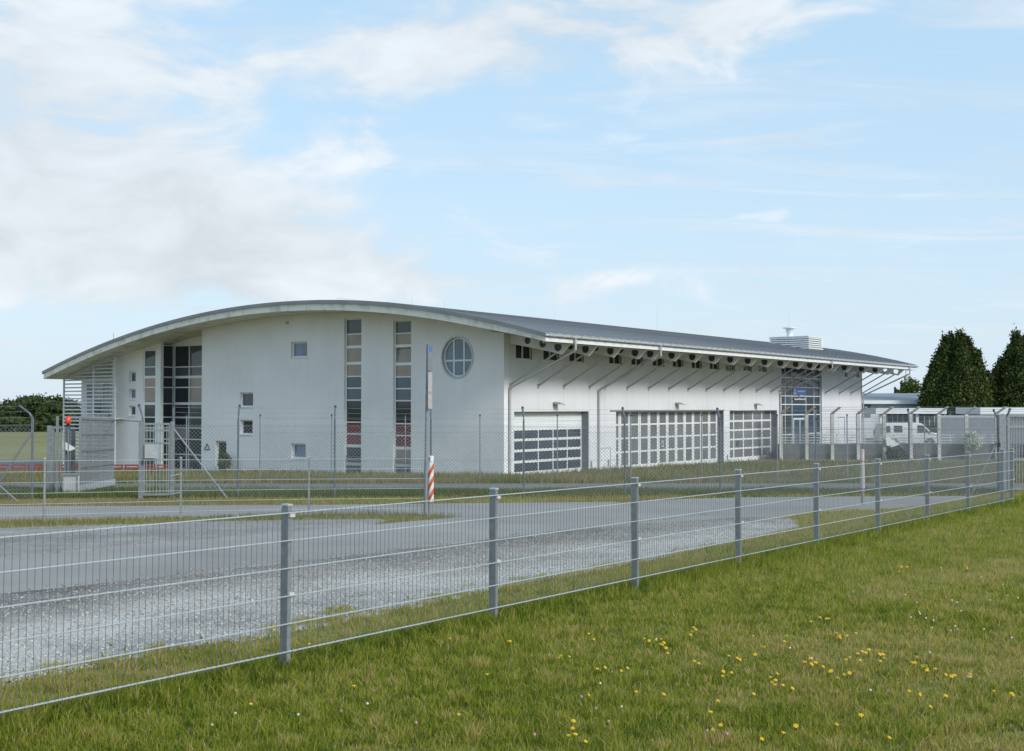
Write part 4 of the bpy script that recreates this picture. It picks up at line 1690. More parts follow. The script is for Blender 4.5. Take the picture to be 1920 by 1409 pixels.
def pennant(px, py, Y, sc_, label):
    """white triangular sheet fixed at its upper edge"""
    p = at_depth(px, Y, py)
    mb = MB()
    t = 0.006
    pts_ = [(0, 0, 0.0), (0.02, 0, -0.30), (0.14, 0.02, -0.31), (0.15, 0.02, -0.36), (0.40, 0.05, -0.27), (0.36, 0.05, -0.22)]
    n = len(pts_)
    for dy in (0, t):
        mb.v += [(x * sc_, yy + dy, z * sc_) for x, yy, z in pts_]
    mb.f += [tuple(range(n)), tuple(range(2 * n - 1, n - 1, -1))] + [(i, (i + 1) % n, n + (i + 1) % n, n + i) for i in range(n)]
    e_ = empty('torn_sheet', p, 0, label, 'sheet')
    mb.build('sheet', 'sign_white', e_)
    MB().tube([(0.0, 0.003, 0.02), (0.0, 0.003, -0.31 * sc_)], 0.006, 6).build('edge_cord', 'rod', e_, fix=False)
    return e_


pennant(117, 826, 36.2, 0.95, 'white torn sheet hanging on the bars of the open vehicle gate')

# pedestrian gate beside it
x0, y0 = front_line(272)
x1, y1 = front_line(322)
PG = empty('pedestrian_gate', (0, 0, 0), 0, 'narrow barred pedestrian gate with a notice plate on it', 'gate')
z0 = gz(x0, y0)
for x, y, w_ in ((x0 - 0.10, y0, 0.055), (x1 + 0.03, y1, 0.05)):
    MB().box(x - w_, x + w_, y - w_, y + w_, z0 - 0.2, z0 + 2.12).build('gate_post', 'galv', PG, bevel=0.006)
lf = bars_leaf(PG, 'gate_leaf', (x0 - 0.04, y0), (x1 - 0.03, y1), z0 + 0.1, z0 + 0.1, 1.98, 7, frame=0.05, mid=(0.95, 1.4, 1.75))
MB().box(x0 + 0.02, x0 + 0.36, y0 - 0.075, y0 - 0.06, z0 + 1.12, z0 + 1.50).build('notice_plate', 'notice', PG)
for k in range(4):
    MB().box(x0 + 0.06, x0 + 0.06 + (0.26, 0.2, 0.24, 0.14)[k], y0 - 0.078, y0 - 0.0755, z0 + 1.2 + k * 0.06, z0 + 1.213 + k * 0.06).build('notice_print', 'strut', PG)
MB().box(x0 - 0.06, x0 + 0.0, y0 - 0.09, y0 - 0.055, z0 + 0.95, z0 + 1.1).build('lock', 'darkmetal', PG)
# tilted bottom stay with handrail stub
MB().tube([(x1, y1 - 0.05, z0 + 0.62), (x1 + 0.32, y1 - 0.1, z0 + 0.70)], 0.016, 6).build('stay', 'rod', PG, fix=False)
MB().tube([(x1, y1 - 0.05, z0 + 0.12), (x1 + 0.32, y1 - 0.1, z0 + 0.2)], 0.016, 6).build('stay', 'rod', PG, fix=False)

# gate at the right end
x0, y0 = front_line(1877)
RG = empty('barred_gate', (0, 0, 0), 0, 'dark grey barred gate with a heavy post at the end of the chain link fence', 'gate')
z0 = gz(x0, y0)
MB().box(x0 - 0.11, x0 + 0.11, y0 - 0.11, y0 + 0.11, z0 - 0.2, z0 + 2.42).build('gate_post', 'galv', RG, bevel=0.01)
MB().tube([(x0 + 0.14, y0, z0 + 2.1), (x0 + 0.16, y0, z0 + 2.3), (x0 + 0.28, y0, z0 + 2.62)], 0.04, 8).build('post_arm', 'darkpost', RG, fix=False)
bars_leaf(RG, 'gate_leaf', (x0 + 0.2, y0 + 0.1), (x0 + 4.2, y0 + 0.4), z0 + 0.12, z0 + 0.1, 2.32, 44, frame=0.08, mid=(1.9, 0.9), posts=(0.16,), bar=0.012)
MB().box(x0 - 0.16, x0 - 0.09, y0 - 0.15, y0 - 0.1, z0 + 1.45, z0 + 1.58).build('lock', 'black', RG)

# ------------------------------------------------------------------ roadside posts
spx = at_depth(800, 26.5)
zg = gz(spx.x, 26.5)
SPO = empty('sign_post', (spx.x, 26.5, zg), 0, 'tall grey pole with three traffic signs turned edge on', 'sign')
pl = MB().tube([(-0.03, 0, -0.3), (0.03, 0, 3.72)], 0.04, 12).build('pole', 'galv', SPO, fix=False)
MB().lathe([(0.042, 0), (0.03, 0.02)], 12, (0.03, 0, 3.72)).build('pole_cap', 'black', SPO)
for (za, zb_, w_, off, mt) in ((3.16, 3.74, 0.50, 0.035, 'galv'), (2.70, 3.13, 0.42, 0.03, 'worn'), (2.33, 2.68, 0.42, 0.03, 'worn')):
    s_ = link('sign_plate', None, SPO, (0.01 + (za - 2.0) * 0.012, -0.04, 0), (0, 0, R(82)))
    bpy.data.objects.remove(s_)
    mb = MB().box(-w_ * 0.55, w_ * 0.45, -0.012, 0.012, za, zb_)
    mb.box(-w_ * 0.55 - 0.004, w_ * 0.45 + 0.004, -0.02, 0.016, za - 0.004, za + 0.02)
    mb.box(-w_ * 0.55 - 0.004, w_ * 0.45 + 0.004, -0.02, 0.016, zb_ - 0.02, zb_ + 0.004)
    o = mb.build('sign_plate', mt, SPO, bevel=0.006)
    o.location = (0.068 + off * 0.3, 0.0, 0)
    o.rotation_euler = (0, 0, R(84))
    if za > 3:
        q = MB().box(-0.2, 0.12, -0.0165, -0.0125, za + 0.42, za + 0.54).build('blue_field', 'blue', o)
    MB().box(-0.03, 0.03, 0.013, 0.05, (za + zb_) / 2 - 0.02, (za + zb_) / 2 + 0.02).build('sign_bracket', 'galv', o)

mp_ = at_depth(808.5, 26.2)
zg = gz(mp_.x, 26.2)
MPO = empty('marker_post', (mp_.x, 26.2, zg), 0, 'short post with a red and white spiral striped sleeve beside the sign pole', 'post')
MB().tube([(-0.03, 0, -0.2), (-0.03, 0, 0.5)], 0.032, 10).build('stake', 'galv', MPO, fix=False)
# striped sleeve: white tube with red helical bands as geometry
MB().lathe([(0.058, 0.30), (0.058, 1.29), (0.05, 1.30)], 20).build('sleeve', 'sleeve_white', MPO, smooth=False)
for k in range(3):
    hb2 = MB()
    n = 22
    zc = 0.44 + k * 0.27
    for i in range(n + 1):
        t = -math.pi + 2 * math.pi * i / n
        z = zc + 0.10 * (t / (math.pi / 2))
        z = zc + 0.115 * math.sin(min(max((t + math.pi / 2) / 1.0, -1.57), 1.57))
        for dz_ in (-0.065, 0.065):
            hb2.v.append((0.0605 * math.cos(t), 0.0605 * math.sin(t), z + dz_))
    for i in range(n):
        hb2.f.append((2 * i, 2 * i + 2, 2 * i + 3, 2 * i + 1))
    hb2.build('stripe', 'sleeve_red', MPO, fix=False)
MB().lathe([(0.0605, 1.17), (0.0605, 1.175)], 20).build('seam', 'black', MPO)
m5 = MB()
for a, b, c, d_ in ((-0.05, -0.02, 1.20, 1.215), (-0.05, -0.04, 1.215, 1.245), (-0.05, -0.02, 1.24, 1.255), (-0.03, -0.02, 1.255, 1.28)):
    m5.box(a, b, -0.0625, -0.045, c, d_)
m5.build('number_mark', 'black', MPO)

wp = at_depth(1616, 30.3)
zg = gz(wp.x, 30.3)
WPO = empty('marker_post', (wp.x, 30.3, zg), 0, 'pale worn marker post with a dark band on the far verge of the road', 'post')
MB().tube([(0, 0, -0.2), (0, 0, 0.5)], 0.04, 10).build('stake', 'galv', WPO, fix=False)
MB().lathe([(0.052, 0.42), (0.052, 1.08)], 16).build('sleeve', 'worn', WPO)
MB().lathe([(0.0515, 1.11), (0.0515, 1.38), (0.045, 1.39)], 16).build('upper_sleeve', 'worn', WPO)
MB().lathe([(0.05, 1.08), (0.05, 1.11)], 16).build('band', 'sleeve_red', WPO)
MB().lathe([(0.053, 0.32), (0.053, 0.36)], 16).build('lower_band', 'sleeve_red', WPO)

# red and white barrier boards by the taxiway
for k in range(12):
    Y = 76.0
    x = -33.6 + k * 1.02
    z = gz(x, Y)
    if k == 0:
        rb_ = MB().box(0.02, 0.96, -0.03, 0.03, 0.12, 0.34)
        r_mesh = rb_.mesh('board', 'red')
        rail = MB().box(0.02, 0.96, -0.03, 0.03, 0.42, 0.52).mesh('rail', 'red')
        ft = MB().box(0.05, 0.13, -0.2, 0.2, -0.05, 0.10).box(0.85, 0.93, -0.2, 0.2, -0.05, 0.10).box(0.06, 0.12, -0.02, 0.02, 0.1, 0.5).box(0.86, 0.92, -0.02, 0.02, 0.1, 0.5).mesh('foot', 'darkmetal')
    e_ = empty('barrier_board', (x, Y, z), 0, 'low red barrier board in the row on the grass behind the gate', 'barrier', 'red barrier boards in a row')
    link('board', r_mesh, e_)
    link('rail', rail, e_)
    link('foot', ft, e_)

# ------------------------------------------------------------------ raised yard, retaining wall and post fence on the right
YW = 91.0
XL = at_depth(1462, YW).x
mb = MB().box(XL - 0.2, 62, YW, YW + 0.4, -1.2, 0.86)
rw = tag(mb.build('retaining_wall', 'darkwall'), 'dark concrete retaining wall below the white railing', 'wall')
for k in range(9):
    MB().box(XL + 2.2 + k * 4.0, XL + 2.23 + k * 4.0, YW - 0.004, YW + 0.01, -1.0, 0.85).build('joint', 'black', rw)
yd = MB()
yd.v = [(XL - 0.2, YW + 0.4, 0.45), (75, YW + 0.4, 0.45), (110, 200, 0.45), (45, 200, 0.45)]
yd.f = [(0, 1, 2, 3)]
tag(yd.build('yard', 'yard'), kind='structure')
RL = empty('railing', (XL, YW + 0.2, 0.86), 0, 'white railing of horizontal tubes along the retaining wall top', 'railing')
RLEN = 17.5
rt = MB().tube([(0, 0, 0), (RLEN, 0, 0)], 0.032, 8).mesh('rail', 'white')
for k in range(4):
    link('rail', rt, RL, (0, 0, 0.10 + k * 0.20))
rp = MB().box(-0.03, 0.03, -0.03, 0.03, 0, 0.74).mesh('baluster_post', 'white')
for k in range(9):
    link('baluster_post', rp, RL, (0.05 + k * 2.15, 0.062, 0))
CFN = empty('post_fence', (0, YW - 0.25, 0), 0, 'tall pale concrete post fence with slanted arms above the retaining wall', 'fence')
cpm = MB().box(-0.12, 0.12, -0.1, 0.1, -1.2, 3.18)
cpm.hexa([(-0.12, -0.1, 3.181), (0.12, -0.1, 3.181), (0.12, 0.1, 3.181), (-0.12, 0.1, 3.181), (0.38, -0.62, 3.66), (0.56, -0.62, 3.66), (0.56, -0.48, 3.7), (0.38, -0.48, 3.7)])
cpm = cpm.mesh('concrete_post', 'concrete')
cps = []
for px in (1464, 1512, 1560, 1608.5, 1657.5, 1707, 1760, 1811.5, 1868, 1925):
    x = at_depth(px, YW - 0.25).x
    cps.append(x)
    link('concrete_post', cpm, CFN, (x, 0, 0))
cm_ = None
for a, b in zip(cps[:-1], cps[1:]):
    L_ = round(b - a, 1)
    o = link('chain_link_mesh', chain_mesh(L_, 2.9, 0.11, 0.0042), CFN, (a, -0.12, 0.1))
    o['kind'] = 'stuff'
tw = MB()
for z in (0.9, 2.0, 3.16):
    tw.tube([(cps[0], -0.13, z), (cps[-1], -0.13, z)], 0.014, 5)
for k in (0.35, 0.65, 0.98):
    tw.tube([(cps[0] + 0.47 * k, -0.1 - 0.47 * k, 3.19 + 0.49 * k), (cps[-1] + 0.47 * k, -0.1 - 0.47 * k, 3.19 + 0.49 * k)], 0.012, 5)
tw.build('tension_wire', 'darkpost', CFN, fix=False)
pennant(1661, 817, YW - 0.6, 2.5, 'white torn sheet caught on the concrete post fence in front of the van')

# ------------------------------------------------------------------ van
VN = empty('white_van', (at_depth(1645, 99).x, 99, 0.45), R(4), 'white panel van parked behind the railing', 'van')
prof_v = [(0.02, 0.38), (0.0, 0.9), (0.06, 1.55), (0.18, 1.86), (0.45, 1.93), (3.1, 1.95), (3.45, 1.88), (4.12, 1.22), (4.72, 1.02), (4.90, 0.80), (4.92, 0.42), (4.75, 0.32), (4.45, 0.32), (4.33, 0.55), (4.12, 0.68), (3.88, 0.68), (3.66, 0.55), (3.55, 0.32), (1.42, 0.32), (1.30, 0.55), (1.1, 0.68), (0.86, 0.68), (0.64, 0.55), (0.53, 0.32), (0.2, 0.32)]
mb = MB()
n = len(prof_v)
ws = lambda z: 0.92 if z < 1.05 else 0.92 - (z - 1.05) * 0.17
for s_ in (-1, 1):
    for x, z in prof_v:
        mb.v.append((x, s_ * ws(z), z))
mb.f += [tuple(range(n)), tuple(range(2 * n - 1, n - 1, -1))] + [(i, (i + 1) % n, n + (i + 1) % n, n + i) for i in range(n)]
mb.build('body', 'van', VN, bevel=0.05)


def side_panel(name, pts_, mat, off, parent):
    mb = MB()
    for k in (0, 0.012):
        for x, z in pts_:
            mb.v.append((x, -ws(z) - off + k, z))
    m_ = len(pts_)
    mb.f += [tuple(range(m_)), tuple(range(2 * m_ - 1, m_ - 1, -1))] + [(i, (i + 1) % m_, m_ + (i + 1) % m_, m_ + i) for i in range(m_)]
    return mb.build(name, mat, parent)


side_panel('side_window', [(3.0, 1.12), (4.02, 1.14), (3.48, 1.72), (3.0, 1.74)], 'g_dark', 0.006, VN)
side_panel('side_window', [(1.05, 1.16), (1.75, 1.16), (1.75, 1.70), (1.05, 1.70)], 'g_dark', 0.006, VN)
side_panel('side_window', [(0.22, 1.16), (0.75, 1.16), (0.75, 1.68), (0.28, 1.66)], 'g_dark', 0.006, VN)
side_panel('rub_strip', [(0.2, 0.66), (4.6, 0.66), (4.6, 0.72), (0.2, 0.72)], 'strut', 0.008, VN)
side_panel('door_seam', [(2.92, 0.4), (2.935, 0.4), (2.935, 1.85), (2.92, 1.85)], 'strut', 0.005, VN)
mb = MB()
mb.hexa([(3.5, -0.68, 1.86), (3.5, 0.68, 1.86), (4.1, 0.8, 1.27), (4.1, -0.8, 1.27), (3.52, -0.68, 1.875), (3.52, 0.68, 1.875), (4.13, 0.8, 1.285), (4.13, -0.8, 1.285)])
mb.build('windscreen', 'g_dark', VN)
for sy in (-0.62, 0.62):
    MB().box(4.86, 4.94, sy - 0.2, sy + 0.2, 0.72, 0.9).build('headlight', 'sleeve_white', VN, bevel=0.02)
for sy in (-0.84, 0.84):
    MB().box(-0.015, 0.03, sy - 0.06, sy + 0.06, 0.9, 1.3).build('tail_light', 'red', VN)
MB().box(4.0, 4.1, -1.08, -0.94, 1.12, 1.30).build('mirror', 'black', VN, bevel=0.02)
MB().box(4.80, 4.98, -0.88, 0.88, 0.36, 0.55).build('bumper', 'strut', VN, bevel=0.03)
for x in (0.98, 4.0):
    for sy in (-0.80, 0.80):
        def ring(prof_):
            w = MB().lathe(prof_, 18)
            w.v = [(x + a, sy + c, 0.31 + b) for a, b, c in w.v]
            return w
        t = ring([(0.20, -0.10), (0.29, -0.10), (0.31, -0.06), (0.31, 0.06), (0.29, 0.10), (0.20, 0.10)]).build('wheel', 'tyre', VN)
        ring([(0.05, -0.105), (0.19, -0.085), (0.195, 0.085), (0.05, 0.105)]).build('rim', 'pipe', t)

# ------------------------------------------------------------------ low terminal building behind
TB = empty('terminal_building', (0, 0, 0), 0, 'low white terminal building with dark grey roof behind the van', 'building')
XT = 34.0
MB().box(XT, 75, 128.5, 150, -0.5, 4.0).build('wall', 'panelwall', TB)
r_ = MB()
r_.prism([(127.6, 4.35), (127.6, 4.15), (151, 4.15), (151, 4.35), (139, 5.25)], 'x', XT - 1.0, 76)
r_.build('roof', 'roof', TB)
MB().box(XT - 1.02, 76, 127.5, 127.598, 4.0, 4.37).build('fascia_board', 'white', TB)
MB().box(XT + 1.0, XT + 4.2, 128.4, 128.498, 2.6, 4.0).build('shadow_panel', 'grey_reveal', TB)
for k in range(7):
    x = XT + 6 + k * 4.6
    w = MB().box(x, x + 3.4, 128.42, 128.497, 1.2, 2.9).build('window', 'white', TB)
    for i in range(4):
        MB().box(x + 0.12 + i * 0.82, x + 0.82 + i * 0.82, 128.405, 128.419, 1.32, 2.78).build('pane', 'g_slate' if i % 2 else 'g_pale', w)
# flat canopy on columns in front of it
CN = empty('flat_canopy', (0, 0, 0), 0, 'flat white canopy roof on columns in front of the terminal building', 'canopy')
cx0 = at_depth(1642, 112).x
cx1 = at_depth(1775, 112).x
MB().box(cx0, cx1, 112, 118, 3.02, 3.56).build('roof_slab', 'white', CN)
for x in np.arange(cx0 + 0.6, cx1, 3.4):
    MB().box(x - 0.12, x + 0.12, 112.4, 112.64, 0.45, 3.019).build('column', 'white', CN)
mb = MB().box(cx0 + 1.2, cx0 + 8.2, 114.6, 114.7, 0.45, 3.01)
mb.build('glass_wall', 'g_slate', CN)
for i in range(14):
    x = cx0 + 1.3 + i * 0.5
    MB().box(x, x + 0.07, 114.52, 114.598, 1.9, 3.0).build('lattice_bar', 'white', CN)
# second white pavilion roof by the gate
PV = empty('white_pavilion', (0, 0, 0), 0, 'white flat roofed pavilion partly hidden by the dark gate post', 'building')
px0, px1 = at_depth(1838, 108).x, at_depth(1985, 108).x
MB().box(px0, px1, 108, 114, 3.0, 3.62).build('roof_slab', 'white', PV)
MB().box(px0 + 0.4, px1 - 0.4, 108.6, 113.6, 0.3, 2.999).build('wall', 'grey_reveal', PV)
# dark hedge-like screen wall under the trees
SW = tag(MB().box(at_depth(1762, 104).x, at_depth(1890, 104).x, 104, 104.4, 0.4, 2.75).build('screen_wall', 'grey_reveal'),
         'dark grey screen wall between the white canopy and the gate', 'wall')
MB().box(at_depth(1762, 104).x, at_depth(1890, 104).x, 103.96, 104.44, 2.751, 2.95).build('coping', 'strut', SW)


# ------------------------------------------------------------------ foliage
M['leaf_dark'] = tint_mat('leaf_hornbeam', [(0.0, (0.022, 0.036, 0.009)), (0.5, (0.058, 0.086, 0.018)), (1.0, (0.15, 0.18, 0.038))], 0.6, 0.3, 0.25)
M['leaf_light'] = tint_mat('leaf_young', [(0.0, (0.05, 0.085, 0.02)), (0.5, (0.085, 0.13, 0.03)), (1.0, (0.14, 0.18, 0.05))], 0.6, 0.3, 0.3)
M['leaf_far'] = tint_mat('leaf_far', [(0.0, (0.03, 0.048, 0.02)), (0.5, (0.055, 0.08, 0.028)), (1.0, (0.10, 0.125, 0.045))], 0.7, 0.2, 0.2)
M['blossom'] = tint_mat('leaf_blossom', [(0.0, (0.10, 0.15, 0.05)), (0.35, (0.45, 0.5, 0.42)), (1.0, (0.72, 0.74, 0.70))], 0.7, 0.2, 0.2)
M['grass'] = tint_mat('grass_blade', [(0.0, (0.075, 0.125, 0.012)), (0.35, (0.205, 0.265, 0.022)), (0.62, (0.335, 0.350, 0.040)), (0.8, (0.44, 0.36, 0.10)), (1.0, (0.55, 0.40, 0.21))], 0.65, 0.2, 0.42)
M['rough_grass'] = tint_mat('rough_grass', [(0.0, (0.065, 0.095, 0.018)), (0.35, (0.125, 0.15, 0.03)), (0.62, (0.205, 0.20, 0.07)), (0.8, (0.29, 0.24, 0.11)), (1.0, (0.38, 0.30, 0.17))], 0.7, 0.2, 0.3)
M['stone'] = tint_mat('gravel_stone', [(0.0, (0.17, 0.153, 0.138)), (0.5, (0.42, 0.392, 0.353)), (1.0, (0.72, 0.68, 0.62))], 0.85, 0.2)


def leaf_cloud(name, pts, size, mat, parent, rng, tint, kind='stuff'):
    """random leaf-sized quads"""
    n = len(pts)
    a = rng.normal(size=(n, 3))
    a /= np.linalg.norm(a, axis=1)[:, None]
    b = rng.normal(size=(n, 3))
    b -= (b * a).sum(1)[:, None] * a
    b /= np.linalg.norm(b, axis=1)[:, None]
    s = (size * rng.uniform(0.6, 1.4, n))[:, None]
    V = np.stack([pts - a * s, pts + b * s * 0.55, pts + a * s, pts - b * s * 0.55], 1).reshape(-1, 3)
    idx = np.arange(4 * n)
    return soup(name, V, (idx, np.full(n, 4)), mat, np.repeat(np.clip(tint, 0, 1), 4), parent, None)


def spire_tree(label, x, y, z0, spires, size, seed, mat='leaf_dark', cnt=900, trunk_h=1.6, group=None):
    """crown made of several upright plumes: (dx, dy, base z, top z, radius)"""
    rng = np.random.default_rng(seed)
    T = empty('tree', (x, y, z0), 0, label, 'tree', group)
    top = max(s[3] for s in spires)
    tr = MB().tube([(0, 0, -0.2), (0.03, 0, trunk_h), (0.0, 0.05, top * 0.55), (0.05, 0, top * 0.85)], [0.24, 0.2, 0.11, 0.03], 8)
    tr.build('trunk', 'bark', T, fix=False)
    P, Q = [], []
    for (dx, dy, zb, zt, r) in spires:
        lb = MB().tube([(0, 0, trunk_h * 0.9), (dx * 0.6, dy * 0.6, (zb + zt) * 0.4), (dx, dy, zt * 0.93)], [0.09, 0.05, 0.012], 5)
        lb.build('limb', 'bark', T, fix=False)
        n = int(cnt * (zt - zb) * r)
        # clumps along the plume
        nc = max(10, n // 26)
        h = rng.beta(1.25, 1.5, nc)
        prof_ = np.where(h < 0.25, 0.72 + h * 1.1, 1.0 - ((h - 0.25) / 0.75) ** 1.35)
        ang = rng.uniform(0, 2 * np.pi, nc)
        rad = r * np.clip(prof_, 0.05, 1) * np.sqrt(rng.uniform(0.15, 1.0, nc)) * rng.uniform(0.75, 1.32, nc)
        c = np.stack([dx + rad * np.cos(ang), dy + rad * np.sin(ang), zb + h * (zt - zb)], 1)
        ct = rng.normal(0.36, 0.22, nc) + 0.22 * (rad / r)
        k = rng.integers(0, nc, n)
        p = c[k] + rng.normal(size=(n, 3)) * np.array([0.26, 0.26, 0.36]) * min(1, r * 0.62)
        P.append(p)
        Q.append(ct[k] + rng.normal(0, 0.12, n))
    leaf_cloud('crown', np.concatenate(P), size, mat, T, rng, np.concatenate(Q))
    return T


def tree_at(px, Y, z0):
    p = at_depth(px, Y)
    return p.x, p.y, z0


# two big fastigiate trees on the right, 18 px per metre at this distance
x, y, z = tree_at(1795, 126, 0.3)
spire_tree('dark green upright tree with several pointed leaders beside the terminal', x, y, z,
           [(-1.2, 0, 2.6, 10.7, 1.2), (-0.5, 0.4, 4, 11.0, 0.9), (0.35, -0.3, 4, 11.2, 0.95), (1.35, 0.2, 2.4, 10.3, 1.2), (-0.05, -0.3, 3.0, 10.9, 1.1), (0.9, 0, 3, 10.7, 1.0), (0, 0, 2.4, 9.8, 1.8), (-1.7, -0.3, 2, 9.6, 1.2), (2.0, -0.2, 2, 9.0, 1.2), (2.0, 0, 1.8, 9.2, 1.25),
            (-1.9, 0.3, 2.0, 8.9, 1.3), (-2.6, -0.2, 1.6, 7.7, 1.15), (2.5, 0.3, 1.4, 7.4, 1.1), (0, -1.4, 1.6, 9.0, 1.5), (0.2, 1.4, 1.6, 9.0, 1.5), (-1.2, -1.2, 1.2, 7.0, 1.4), (1.4, -1.2, 1.2, 7.0, 1.4), (-3.0, 0.1, 1.4, 6.6, 0.9)],
           0.135, 11, cnt=1500)
x, y, z = tree_at(1908, 127, 0.3)
spire_tree('dark green upright tree with one tall tip rising behind the gate', x, y, z,
           [(-0.1, 0, 2.6, 11.3, 1.25), (0.9, 0.3, 2.4, 10.7, 1.3), (-0.9, -0.2, 2.0, 9.6, 1.2), (-1.6, 0.2, 1.6, 8.4, 1.2), (1.9, 0.0, 1.8, 9.8, 1.4), (-2.3, 0.0, 1.4, 7.6, 1.0),
            (0, -1.3, 1.6, 8.8, 1.5), (2.8, 0.2, 1.5, 8.5, 1.3), (-1.2, -1.2, 1.3, 7.2, 1.3), (1.3, -1.2, 1.3, 7.6, 1.4), (-2.9, -.4, 1.2, 6.4, 0.9)],
           0.135, 12, cnt=1500)
x, y, z = tree_at(1852, 129, 0.3)
spire_tree('small dark tree filling the gap between the two upright trees', x, y, z,
           [(0, 0, 1.2, 6.9, 1.2), (-0.9, 0, 1.2, 6.2, 1.1), (0.8, 0.1, 1.2, 6.7, 1.1), (0.2, -0.7, 1.0, 5.6, 1.2)], 0.135, 13, cnt=1300)
x, y, z = tree_at(1703, 165, 0.2)
spire_tree('loose light green tree rising over the terminal roof', x, y, z,
           [(-0.6, 0, 4.2, 6.9, 0.95), (0.5, 0.2, 4.4, 7.7, 0.9), (1.3, 0, 4.3, 7.0, 0.95), (0.2, -0.4, 3.8, 6.6, 1.1), (-1.5, 0.1, 4.6, 6.3, 0.55), (1.9, 0, 4.2, 6.2, 0.6)], 0.20, 14, 'leaf_light', cnt=190, trunk_h=3.0)


def round_tree(label, x, y, z0, w, h, size, seed, mat='leaf_far', n=3800, base=0.25, group=None):
    rng = np.random.default_rng(seed)
    T = empty('tree', (x, y, z0), 0, label, 'tree', group)
    MB().tube([(0, 0, -0.2), (0.05, 0, h * 0.35), (0, 0.1, h * 0.7)], [0.2, 0.15, 0.05], 7).build('trunk', 'bark', T, fix=False)
    nc = 70
    ang = rng.uniform(0, 2 * np.pi, nc)
    ph = np.arccos(rng.uniform(-0.75, 1, nc))
    rr = rng.uniform(0.55, 1.0, nc) ** 0.5
    c = np.stack([w / 2 * rr * np.sin(ph) * np.cos(ang), w / 2 * rr * np.sin(ph) * np.sin(ang), h * (base + (1 - base) * 0.5) + h * (1 - base) * 0.5 * rr * np.cos(ph)], 1)
    c[:, 2] *= rng.uniform(0.9, 1.08, nc)
    k = rng.integers(0, nc, n)
    p = c[k] + rng.normal(size=(n, 3)) * np.array([w * 0.075, w * 0.075, h * 0.06])
    t = rng.normal(0.5, 0.2, nc)[k] + rng.normal(0, 0.12, n)
    leaf_cloud('crown', p, size, mat, T, rng, t)
    return T


# wood at the far side of the airfield
far = [(-60, 232, 12, 6.0, 21), (14, 228, 9, 5.0, 22), (48, 232, 8, 5.8, 23), (70, 226, 8, 6.2, 24), (96, 230, 7.5, 5.9, 25), (122, 236, 8, 5.2, 26)]
far_lab = ['broad dark tree in the far wood seen outside the left edge of the airfield', 'lower rounded tree in the far wood with a flat shoulder', 'mid height tree in the far wood next to the tallest crown',
           'tallest tree of the far wood across the airfield', 'rounded tree of the far wood close to the louvred balcony', 'far wood tree partly hidden by the louvred balcony']
for (px, Y, w, h, sd_), lb in zip(far, far_lab):
    p = at_depth(px, Y)
    round_tree(lb, p.x, p.y, -0.8, w, h, 0.34, sd_)
hed = []
rng = np.random.default_rng(5)
n = 16000
hx = rng.uniform(-150, -70, n)
hy = 214 + rng.normal(0, 1.5, n) + 4 * np.sin(hx * 0.13)
hh = 2.6 + 0.6 * np.sin(hx * 0.31) + 0.4 * np.sin(hx * 0.83)
hz_ = -0.8 + hh * rng.uniform(0, 1, n) ** 0.75
lc = leaf_cloud('hedge', np.stack([hx, hy, hz_], 1), 0.34, 'leaf_far', None, rng, rng.normal(0.62, 0.2, n))
tag(lc, 'long green hedge at the foot of the far wood', 'hedge')


# shrubs
def shrub(name, label, x, y, z, w, h, n, size, mat, seed):
    rng = np.random.default_rng(seed)
    T = empty(name, (x, y, z), 0, label, 'shrub')
    st = MB()
    for k in range(5):
        a = rng.uniform(0, 6.28)
        st.tube([(0, 0, -0.05), (w * 0.2 * math.cos(a), w * 0.2 * math.sin(a), h * 0.5), (w * 0.33 * math.cos(a), w * 0.33 * math.sin(a), h * 0.85)], [0.02, 0.014, 0.005], 5)
    st.build('stem', 'bark', T, fix=False)
    d = rng.normal(size=(n, 3))
    d /= np.linalg.norm(d, axis=1)[:, None]
    d *= rng.uniform(0.3, 1, n)[:, None] ** 0.5
    p = d * np.array([w / 2, w / 2, h * 0.45]) + np.array([0, 0, h * 0.52])
    leaf_cloud('foliage', p, size, mat, T, rng, rng.normal(0.55, 0.25, n))
    return T


p = bld(421, HOR, u=-0.6)
bxw = BC[0] + -0.6 * UX + p[0] * VX
byw = BC[1] + -0.6 * UY + p[0] * VY
shrub('shrub', 'small green shrub growing against the wall by the dark door', bxw, byw, gz(bxw, byw), 0.9, 1.35, 420, 0.085, 'leaf_light', 31)
q = at_depth(1824, 90.2)
shrub('shrub', 'white blossoming shrub in front of the white railing', q.x, q.y, 0.35, 1.5, 1.6, 900, 0.075, 'blossom', 32)
q = at_depth(1680, 90.0)
shrub('shrub', 'dark round bush against the retaining wall', q.x, q.y, -0.4, 1.5, 1.2, 700, 0.085, 'leaf_far', 33)


# ------------------------------------------------------------------ grass
def vnoise(x, y, sc, seed):
    """cheap smooth value noise"""
    g = np.random.default_rng(seed)
    T = g.uniform(0, 1, (64, 64))
    u = (x * sc) % 64
    v = (y * sc) % 64
    i, j = np.floor(u).astype(int) % 64, np.floor(v).astype(int) % 64
    fu, fv = u - np.floor(u), v - np.floor(v)
    fu, fv = fu * fu * (3 - 2 * fu), fv * fv * (3 - 2 * fv)
    i1, j1 = (i + 1) % 64, (j + 1) % 64
    return (T[i, j] * (1 - fu) + T[i1, j] * fu) * (1 - fv) + (T[i, j1] * (1 - fu) + T[i1, j1] * fu) * fv


